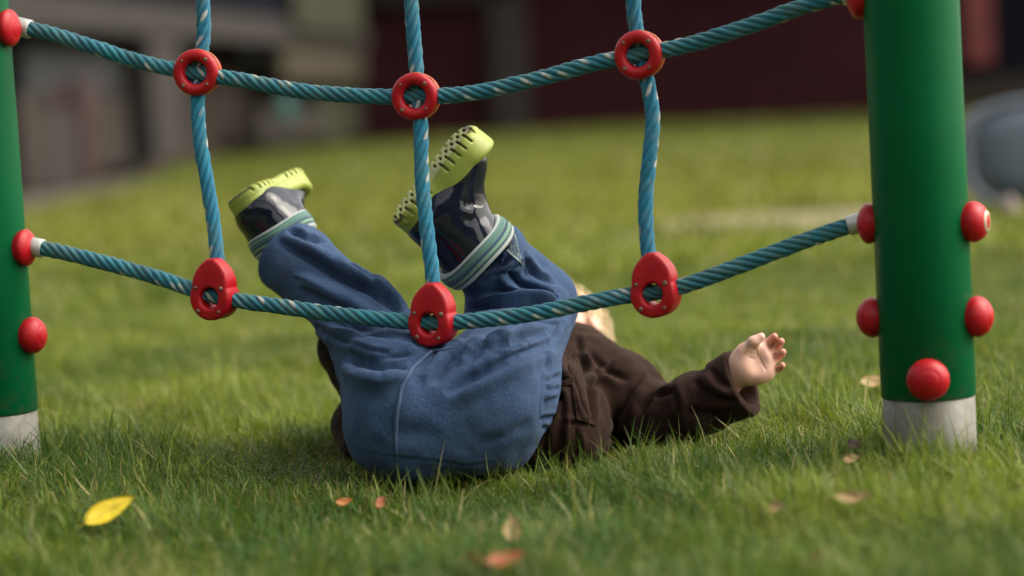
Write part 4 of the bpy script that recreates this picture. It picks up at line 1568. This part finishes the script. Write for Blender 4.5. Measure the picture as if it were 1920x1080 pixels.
def blades(name, x, y, L, wdt, lean0, seg, label=None):
    n = len(x)
    xy = np.stack([x, y], 1)
    flow = vnoise(xy, 5.0) * 4.0 + vnoise(xy + 7, 22.0) * 4.0
    az = flow + rng.normal(0, 1.5, n)
    d = np.stack([np.cos(az), np.sin(az), np.zeros(n)], 1)
    lean = np.clip(lean0 + rng.normal(0, 0.40, n), 0.03, 1.5)
    curv = rng.normal(0.55, 0.5, n)
    tw = rng.normal(0, 0.9, n)
    side0 = np.stack([-np.sin(az), np.cos(az), np.zeros(n)], 1)
    side = side0 * np.cos(tw)[:, None] + d * np.sin(tw)[:, None] * 0.8
    p = np.stack([x, y, gz(x, y) - 0.003], 1)
    rows = []
    for k in range(seg + 1):
        t = k / seg
        w = wdt * (1 - t ** 2.2) * (0.75 + 0.5 * min(t * 3, 1)) * 0.5 + 0.00008
        rows.append(p - side * w[:, None]); rows.append(p + side * w[:, None])
        if k < seg:
            a = lean + curv * (t + 0.5 / seg)
            a = np.minimum(a, 1.75)
            p = p + (d * np.sin(a)[:, None] + np.array([0, 0, 1.0]) * np.cos(a)[:, None]) * (L / seg)[:, None]
            floor_ = gz(p[:, 0], p[:, 1]) + 0.002
            p[:, 2] = np.maximum(p[:, 2], floor_)
    m = 2 * (seg + 1)
    V = np.stack(rows, 1).reshape(-1, 3)
    b0 = (np.arange(n) * m)[:, None]
    F = np.concatenate([b0 + np.array([[2 * k, 2 * k + 1, 2 * k + 3, 2 * k + 2]]) for k in range(seg)])
    # colour per blade: greens, some yellowing, some straw
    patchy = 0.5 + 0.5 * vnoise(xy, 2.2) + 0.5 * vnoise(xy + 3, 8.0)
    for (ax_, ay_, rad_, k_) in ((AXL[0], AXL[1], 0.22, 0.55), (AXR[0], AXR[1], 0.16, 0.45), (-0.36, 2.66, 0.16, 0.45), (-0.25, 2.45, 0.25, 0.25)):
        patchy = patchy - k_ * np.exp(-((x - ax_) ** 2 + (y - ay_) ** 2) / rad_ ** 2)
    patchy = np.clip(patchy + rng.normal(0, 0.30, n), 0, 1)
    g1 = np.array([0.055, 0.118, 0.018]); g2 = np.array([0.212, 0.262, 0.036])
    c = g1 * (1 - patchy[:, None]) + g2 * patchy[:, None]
    far = np.clip((y - 3.2) / 5, 0, 1) * 0.75
    c = c * (1 - far[:, None]) + (np.array([0.218, 0.225, 0.024]) * (0.75 + 0.5 * patchy[:, None])) * far[:, None]
    far2 = np.clip((y - 9) / 12, 0, 1) * 0.75
    c = c * (1 - far2[:, None]) + (np.array([0.070, 0.110, 0.014]) * (0.75 + 0.5 * patchy[:, None])) * far2[:, None]
    straw = rng.random(n) < (0.06 + 0.22 * np.clip(vnoise(xy + 11, 6.0), 0, 1))
    c[straw] = np.array([0.38, 0.33, 0.14]) * (0.6 + 0.6 * rng.random(straw.sum()))[:, None]
    c *= (0.6 + 0.75 * rng.random(n) ** 1.3)[:, None]
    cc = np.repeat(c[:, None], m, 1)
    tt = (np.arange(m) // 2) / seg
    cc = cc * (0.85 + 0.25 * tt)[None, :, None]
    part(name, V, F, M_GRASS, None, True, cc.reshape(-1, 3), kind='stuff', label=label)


def near_field(count, y0, y1, power):
    t = rng.random(count)
    # density falls with distance
    y = (y0 ** (1 - power) + t * (y1 ** (1 - power) - y0 ** (1 - power))) ** (1 / (1 - power))
    x = (rng.random(count) * 2 - 1) * (0.212 * y * 1.28 + 0.14)
    return x, y


X, Y = near_field(350000, 1.75, 5.4, 0.5)
tuft = 0.012 * rng.normal(0, 1, (len(X), 2)) * (rng.random(len(X)) < 0.6)[:, None]
gx = np.round(X / 0.022) * 0.022; gy = np.round(Y / 0.022) * 0.022
pull = 0.45 * rng.random(len(X))
X = X * (1 - pull) + gx * pull + 0.006 * np.sin(gy * 900); Y = Y * (1 - pull) + gy * pull + 0.006 * np.sin(gx * 700)
ok = ~blocked(X, Y)
X, Y = X[ok], Y[ok]
Ln = 0.0235 * np.exp(rng.normal(0, 0.42, len(X))) * (1 + 0.45 * vnoise(np.stack([X, Y], 1), 7.0))
for A, amp in ((AXL, 0.55), (AXR, 0.35)):
    dd = np.hypot(X - A[0], Y - A[1])
    Ln *= 1 + amp * np.exp(-((dd - 0.06) / 0.07) ** 2)
front = np.exp(-(((Y - 2.62) / 0.09) ** 2)) * np.exp(-(((X - 0.02) / 0.30) ** 4))
Ln *= 1 + 0.45 * front
for c0 in LEAVES:          # grass bent down under and just in front of a leaf
    dx_, dy_ = X - c0[0], Y - c0[1]
    Ln *= 1 - 0.5 * ((np.abs(dx_) < 0.022) & (dy_ < 0.015) & (dy_ > -0.11))
Ln = np.clip(Ln, 0.010, 0.085)
lean0 = np.where(rng.random(len(X)) < 0.55, 1.0, 0.5) + 0.45 * vnoise(np.stack([X, Y], 1), 11.0)
lean0 = lean0 + 0.7 * np.exp(-(((X - 0.05) / 0.42) ** 2 + ((Y - 2.82) / 0.17) ** 2) ** 2) * (rng.random(len(X)) < 0.7)
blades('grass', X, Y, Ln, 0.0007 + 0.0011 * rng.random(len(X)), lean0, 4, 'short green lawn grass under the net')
X, Y = near_field(90000, 5.2, 27, 1.6)
ok = ~blocked(X, Y); X, Y = X[ok], Y[ok]
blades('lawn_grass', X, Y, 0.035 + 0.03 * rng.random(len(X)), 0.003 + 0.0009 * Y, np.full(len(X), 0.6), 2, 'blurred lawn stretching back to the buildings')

# ------------------------------------------------------------------ background buildings
M_MAROON = simple('maroon_boards', (0.041, 0.0115, 0.0150), 0.9, 0.25, 5, 0.2, Specular_IOR_Level=0.08)
M_GREYB = simple('grey_render', (0.0374, 0.0323, 0.0281), 0.85, 0.25, 4, 0.15, 0.002, Specular_IOR_Level=0.1)
M_GREYP = simple('grey_paint', (0.0425, 0.0374, 0.0357), 0.7, 0.2, 6, 0.15, 0.002, Specular_IOR_Level=0.1)
M_BEIGE = simple('beige_render', (0.0561, 0.0476, 0.0340), 0.85, 0.2, 4, 0.15, 0.002, Specular_IOR_Level=0.1)
M_BROWN = simple('brown_wall', (0.0306, 0.0238, 0.0195), 0.85, 0.25, 3, 0.15, 0.002, Specular_IOR_Level=0.1)
M_DARK = simple('dark_recess', (0.018, 0.018, 0.022), 0.8, 0.3, 4)
M_OLIVE = simple('olive_render', (0.0391, 0.0399, 0.0263), 0.85, 0.25, 3, 0.15, 0.002, Specular_IOR_Level=0.1)
M_REDB = simple('dull_red_paint', (0.030, 0.010, 0.010), 0.6, 0.25, 6)
M_GLASS = simple('window_glass', (0.01, 0.018, 0.028), 0.12, 0.2, 2, 0)
M_NAVY = simple('navy_boards', (0.006, 0.006, 0.011), 0.95, 0.3, 4, Specular_IOR_Level=0.05)
M_TUB = simple('blue_grey_plastic', (0.088, 0.112, 0.148), 0.5, 0.12, 8)
M_TUBR = simple('pale_blue_grey_plastic', (0.110, 0.130, 0.165), 0.45, 0.12, 8)
M_STONE = simple('pale_stone', (0.20, 0.155, 0.15), 0.8, 0.3, 30)
M_ROOF = simple('roof_felt', (0.04, 0.038, 0.036), 0.9, 0.3, 6)


def wall_boards(mb, x0, x1, y, z0, z1, w, t=0.02):
    x = x0; i = 0
    while x < x1 - 0.01:
        xe = min(x + w, x1)
        mb.box(((x + xe) / 2, y + (0.004 if i % 2 else 0), (z0 + z1) / 2), ((xe - x) / 2 - 0.004, t, (z1 - z0) / 2))
        x = xe; i += 1


# maroon wooden barn straight behind
WY = 27.0
barn = empty('wooden_barn', (1.2, WY, 0), 'long maroon timber building behind the lawn with a grey pillar', 'building')
mb = MB(); wall_boards(mb, -1.72, 4.75, WY, -0.1, 2.3, 0.14)
mb.build('wall', M_MAROON, barn)
mb = MB().box((1.5, WY + 2.6, 1.05), (3.15, 2.5, 1.15)); mb.build('inner_wall', M_NAVY, barn)
mb = MB().box((0.115, WY - 0.12, 1.1), (0.215, 0.09, 1.2), bev=0.02); mb.build('pillar', M_GREYP, barn)
mb = MB().box((-0.75, WY - 0.15, 1.62), (0.98, 0.06, 0.13), bev=0.02); mb.build('beam', M_GREYB, barn)
mb = MB()
R_ = np.array([[1, 0, 0], [0, math.cos(0.35), -math.sin(0.35)], [0, math.sin(0.35), math.cos(0.35)]])
mb.box((1.16, WY + 1.1, 2.9), (3.1, 1.9, 0.05), R=R_); mb.build('roof', M_ROOF, barn)

# low rendered house on the left
HY = 24.5


HA, HBp = np.array([-3.25, 15.0]), np.array([-1.66, 27.2])      # the front runs away from the camera
HDIR = (HBp - HA) / np.linalg.norm(HBp - HA)
HNORM = np.array([HDIR[1], -HDIR[0]])                              # towards the lawn


def on_front(px, py, proud=0.0):
    a = HA + HNORM * proud
    v = Fv + Rv * ((px - 960) / FPX) + Uv * ((540 - py) / FPX)
    # a + t*HDIR = k*v
    M = np.array([[HDIR[0], -v[0]], [HDIR[1], -v[1]]])
    t, k = np.linalg.solve(M, -a)
    return t, CAM[2] + k * v[2]


house = empty('rendered_house', (-3.2, 20, 0), 'low rendered house at the back left with porch pillar and small window', 'building')


HROT = np.array([[HDIR[0], -HNORM[0], 0], [HDIR[1], -HNORM[1], 0], [0, 0, 1]])


def hbox(name, x0, x1, y0, y1, mat, proud=0.0, t=0.05, bev=0.01, parent=None):
    xm, ym = (x0 + x1) / 2, (y0 + y1) / 2
    ta = on_front(x0, ym, proud)[0]; tb = on_front(x1, ym, proud)[0]
    zb, za = on_front(xm, y0, proud)[1], on_front(xm, y1, proud)[1]
    za = max(za, -0.05)
    c = HA + HDIR * (ta + tb) / 2 + HNORM * proud
    mb = MB().box((c[0], c[1], (za + zb) / 2), (abs(tb - ta) / 2, t, abs(zb - za) / 2), bev=bev, R=HROT)
    return mb.build(name, mat, parent if parent is not None else house)


hl = np.linalg.norm(HBp - HA)
c = (HA + HBp) / 2 - HNORM * 2.2 - HDIR * 1.6
mb = MB().box((c[0], c[1], 1.2), (hl / 2 + 1.5, 2.15, 1.35), R=HROT); mb.build('wall', M_BROWN, house)
hbox('fascia', -40, 676, 14, 72, M_GREYP, 0.30, 0.08)
hbox('pillar', 262, 322, 70, 300, M_GREYP, 0.26, 0.10)
hbox('upper_wall', -60, 540, -150, 6, M_NAVY, 0.20, 0.15)
hbox('rendered_panel', 545, 672, -120, 62, M_OLIVE, 0.42, 0.03)
wn = hbox('window', 440, 516, 78, 118, M_GREYB, 0.12, 0.05)
hbox('pane', 450, 508, 82, 110, M_GLASS, 0.19, 0.02, 0.004, wn)
hbox('sill_band', 520, 674, 86, 152, M_BEIGE, 0.28, 0.06)
hbox('rendered_panel', 590, 674, 152, 262, M_OLIVE, 0.16, 0.04)
hbox('plinth', 478, 598, 205, 264, M_GREYB, 0.30, 0.06)
hbox('shutter', 524, 548, 172, 225, simple('teal_paint', (0.02, 0.07, 0.065), 0.6, 0.2, 8), 0.40, 0.03)
dw = hbox('doorway', 30, 246, 92, 176, M_DARK, 0.08, 0.06)
hbox('door', 90, 146, 208, 345, M_GREYP, 0.20, 0.04)
hbox('door', 30, 86, 176, 360, M_GREYB, 0.22, 0.04)
hbox('door_post', 142, 174, 150, 335, M_REDB, 0.24, 0.04)
hbox('lintel', 88, 174, 168, 206, M_REDB, 0.16, 0.05)
hbox('rendered_panel', 176, 258, 178, 312, M_GREYB, 0.12, 0.04)

# dark shed far right
SY = 22.0
shed = empty('dark_shed', (4.6, SY, 0), 'dark navy shed at the right edge with a dull red panel on its front', 'shed')
mb = MB(); wall_boards(mb, 3.86, 6.4, SY, 0.33, 2.4, 0.16)
mb.build('wall', M_NAVY, shed)
mb = MB().box((5.13, SY + 0.06, 0.15), (1.3, 0.10, 0.19), bev=0.02); mb.build('plinth', M_BROWN, shed)
mb = MB().box((5.13, SY + 1.3, 1.3), (1.27, 1.2, 1.1)); mb.build('inner_wall', M_DARK, shed)
mb = MB().box((4.33, SY - 0.08, 1.25), (0.125, 0.04, 0.78), bev=0.015); mb.build('panel', simple('red_panel_paint', (0.12, 0.014, 0.014), 0.6, 0.25, 6), shed)
mb = MB().box((5.13, SY + 1.2, 2.46), (1.45, 1.5, 0.05), bev=0.01); mb.build('roof', M_ROOF, shed)

# rounded blue-grey tub on its side
td = 6.9
tc = P(1985, 300, td)
tub = empty('plastic_tub', (tc[0], tc[1], 0), 'blurred blue-grey rounded plastic tub on its side behind the right post', 'tub')


def rsq(t, hx_, hz_, n):
    c, s = np.cos(t), np.sin(t)
    return np.sign(c) * np.abs(c) ** (2 / n) * hx_, np.sign(s) * np.abs(s) ** (2 / n) * hz_


t = np.linspace(0, 2 * np.pi, 96, endpoint=False)
zc = 0.165
rows = []
for (k, yy) in ((1.0, 0.0), (1.005, 0.006), (0.99, 0.012), (0.95, 0.015), (0.88, 0.015), (0.86, 0.0)):
    a, b = rsq(t, 0.285 * k, 0.165 * k, 3.0)
    rows.append(np.stack([tc[0] + a, np.full_like(a, tc[1] - yy), zc + b], 1))
part('rim', np.concatenate(rows), grid_faces(len(rows), 96, closed_v=True), M_TUBR, tub)
rows = []
for (k, yy) in ((0.99, 0.002), (0.97, -0.10), (0.9, -0.22), (0.7, -0.25), (0.0, -0.25)):
    a, b = rsq(t, 0.285 * k, 0.165 * k, 3.0)
    rows.append(np.stack([tc[0] + a, np.full_like(a, tc[1] - yy), zc + b], 1))
for (k, yy) in ((0.86, 0.001), (0.855, 0.010), (0.5, 0.018), (0.0, 0.020)):
    a, b = rsq(t, 0.285 * k, 0.165 * k, 3.0)
    rows.append(np.stack([tc[0] + a, np.full_like(a, tc[1] - yy), zc + b], 1))
g1 = grid_faces(5, 96, closed_v=True)[:, ::-1]; g2 = grid_faces(4, 96, closed_v=True) + 5 * 96
part('body', np.concatenate(rows), np.vstack([g1, g2]), M_TUB, tub)
sp = P(1889, 362, 6.55)
uu, vv = np.meshgrid(np.linspace(0, np.pi, 16), np.linspace(0, 2 * np.pi, 28, endpoint=False), indexing='ij')
dv = np.stack([np.sin(uu) * np.cos(vv), np.sin(uu) * np.sin(vv), np.cos(uu)], -1).reshape(-1, 3)
rad = 1 + 0.14 * vnoise(dv + 4, 1.6) + 0.05 * vnoise(dv, 5)
sz = 0.034; sp[2] = sz
part('stone', np.array([sp[0], sp[1], sz * 0.9]) + dv * rad[:, None] * np.array([0.032, 0.032, sz]), grid_faces(16, 28, closed_v=True), M_STONE, None, label='pinkish pale rounded stone in front of the blue-grey tub', cat='stone')

# tall hedge added out of view so boots and posts mirror something dark
def unseen_hedge():
    path, s_ = catmull([(-9, 9, 0), (-8.5, 0, 0), (-6.5, -5.5, 0), (0, -7.5, 0), (8, -8, 0)], 0.25)
    prof = [(-0.8, 0.0), (-0.9, 0.8), (-0.85, 1.8), (-0.7, 2.8), (-0.3, 3.3), (0.3, 3.3), (0.7, 2.8), (0.85, 1.8), (0.9, 0.8), (0.8, 0.0)]
    pr = np.array(prof)
    q = np.linspace(0, len(pr) - 1, 46)
    pr = np.stack([np.interp(q, np.arange(len(pr)), pr[:, 0]), np.interp(q, np.arange(len(pr)), pr[:, 1])], 1)
    T = np.gradient(path, axis=0); T /= np.linalg.norm(T, axis=1)[:, None]
    Sd = np.stack([T[:, 1], -T[:, 0], T[:, 2] * 0], 1)
    V = path[:, None] + Sd[:, None] * pr[None, :, :1] + np.array([0, 0, 1.0]) * pr[None, :, 1:]
    V = V.reshape(-1, 3)
    V = V + 0.22 * np.stack([vnoise(V + 1, 1.7), vnoise(V + 5, 1.7), vnoise(V + 9, 1.7) * 0.5], 1)
    V[:, 2] = np.maximum(V[:, 2], -0.02)
    r_ = np.random.default_rng(11)
    sel = r_.choice(len(V), 26000)
    c = V[sel] + r_.normal(0, 0.09, (len(sel), 3)); c[:, 2] = np.maximum(c[:, 2], 0.05)
    a = r_.normal(0, 1, (len(sel), 3)); a /= np.linalg.norm(a, axis=1)[:, None]
    b = np.cross(a, r_.normal(0, 1, (len(sel), 3))); b /= np.linalg.norm(b, axis=1)[:, None]
    L = 0.06
    LV = np.stack([c - a * L, c + b * L * 0.5, c + a * L, c - b * L * 0.5], 1).reshape(-1, 3)
    root = empty('unseen_hedge', (-8.5, 0, 0), 'tall dark green hedge added behind the camera to darken reflections', 'unseen_hedge')
    part('branches', V, grid_faces(len(path), len(pr)), simple('unseen_hedge_core', (0.012, 0.018, 0.007), 0.9, 0.4, 8), root)
    part('foliage', LV, np.arange(len(LV)).reshape(-1, 4), simple('unseen_hedge_leaf', (0.035, 0.065, 0.016), 0.6, 0.5, 6), root)


unseen_hedge()

# ------------------------------------------------------------------ light, sky, camera
sun_to = np.array([0.68, 0.02, 0.73]); sun_to /= np.linalg.norm(sun_to)
elev = math.asin(sun_to[2]); az = math.atan2(sun_to[0], sun_to[1])
w = bpy.data.worlds.new('World'); scene.world = w
w.use_nodes = True
nt = w.node_tree
bg = nt.nodes['Background']
sky = nt.nodes.new('ShaderNodeTexSky')
sky.sky_type = 'NISHITA'; sky.sun_disc = False
sky.sun_elevation = elev; sky.sun_rotation = az
sky.air_density = 1.0; sky.dust_density = 3.0; sky.ozone_density = 1.0
hs = nt.nodes.new('ShaderNodeHueSaturation')      # overcast: the blue of the clear sky is mostly washed out
hs.inputs['Saturation'].default_value = 0.35
wm = nt.nodes.new('ShaderNodeMix'); wm.data_type = 'RGBA'; wm.blend_type = 'MULTIPLY'
wm.inputs[0].default_value = 1.0; wm.inputs[7].default_value = (1.0, 0.95, 0.84, 1)
nt.links.new(sky.outputs[0], hs.inputs['Color'])
nt.links.new(hs.outputs[0], wm.inputs[6])
nt.links.new(wm.outputs[2], bg.inputs['Color'])
bg.inputs['Strength'].default_value = 0.145
sd_ = bpy.data.lights.new('sun', 'SUN')
sd_.energy = 1.6; sd_.angle = math.radians(60); sd_.color = (1.0, 0.95, 0.86)
so_ = bpy.data.objects.new('sun', sd_); COL.objects.link(so_)
so_.rotation_euler = Vector(sun_to).to_track_quat('Z', 'Y').to_euler()
so_.location = Vector(sun_to * 20)

cd = bpy.data.cameras.new('camera')
cd.lens = LENS; cd.sensor_width = 36; cd.clip_end = 500; cd.clip_start = 0.05
cd.dof.use_dof = True; cd.dof.focus_distance = 2.75; cd.dof.aperture_fstop = 2.2; cd.dof.aperture_blades = 0
co = bpy.data.objects.new('camera', cd); COL.objects.link(co)
Mx = Matrix(((Rv[0], Uv[0], -Fv[0], CAM[0]), (Rv[1], Uv[1], -Fv[1], CAM[1]), (Rv[2], Uv[2], -Fv[2], CAM[2]), (0, 0, 0, 1)))
co.matrix_world = Mx
scene.camera = co

scene.view_settings.view_transform = 'Standard'
scene.view_settings.look = 'None'
scene.view_settings.gamma = 1
scene.view_settings.use_curve_mapping = False
scene.view_settings.exposure = 1.22
scene.cycles.use_denoising = True
scene.cycles.max_bounces = 8
scene.cycles.transparent_max_bounces = 4
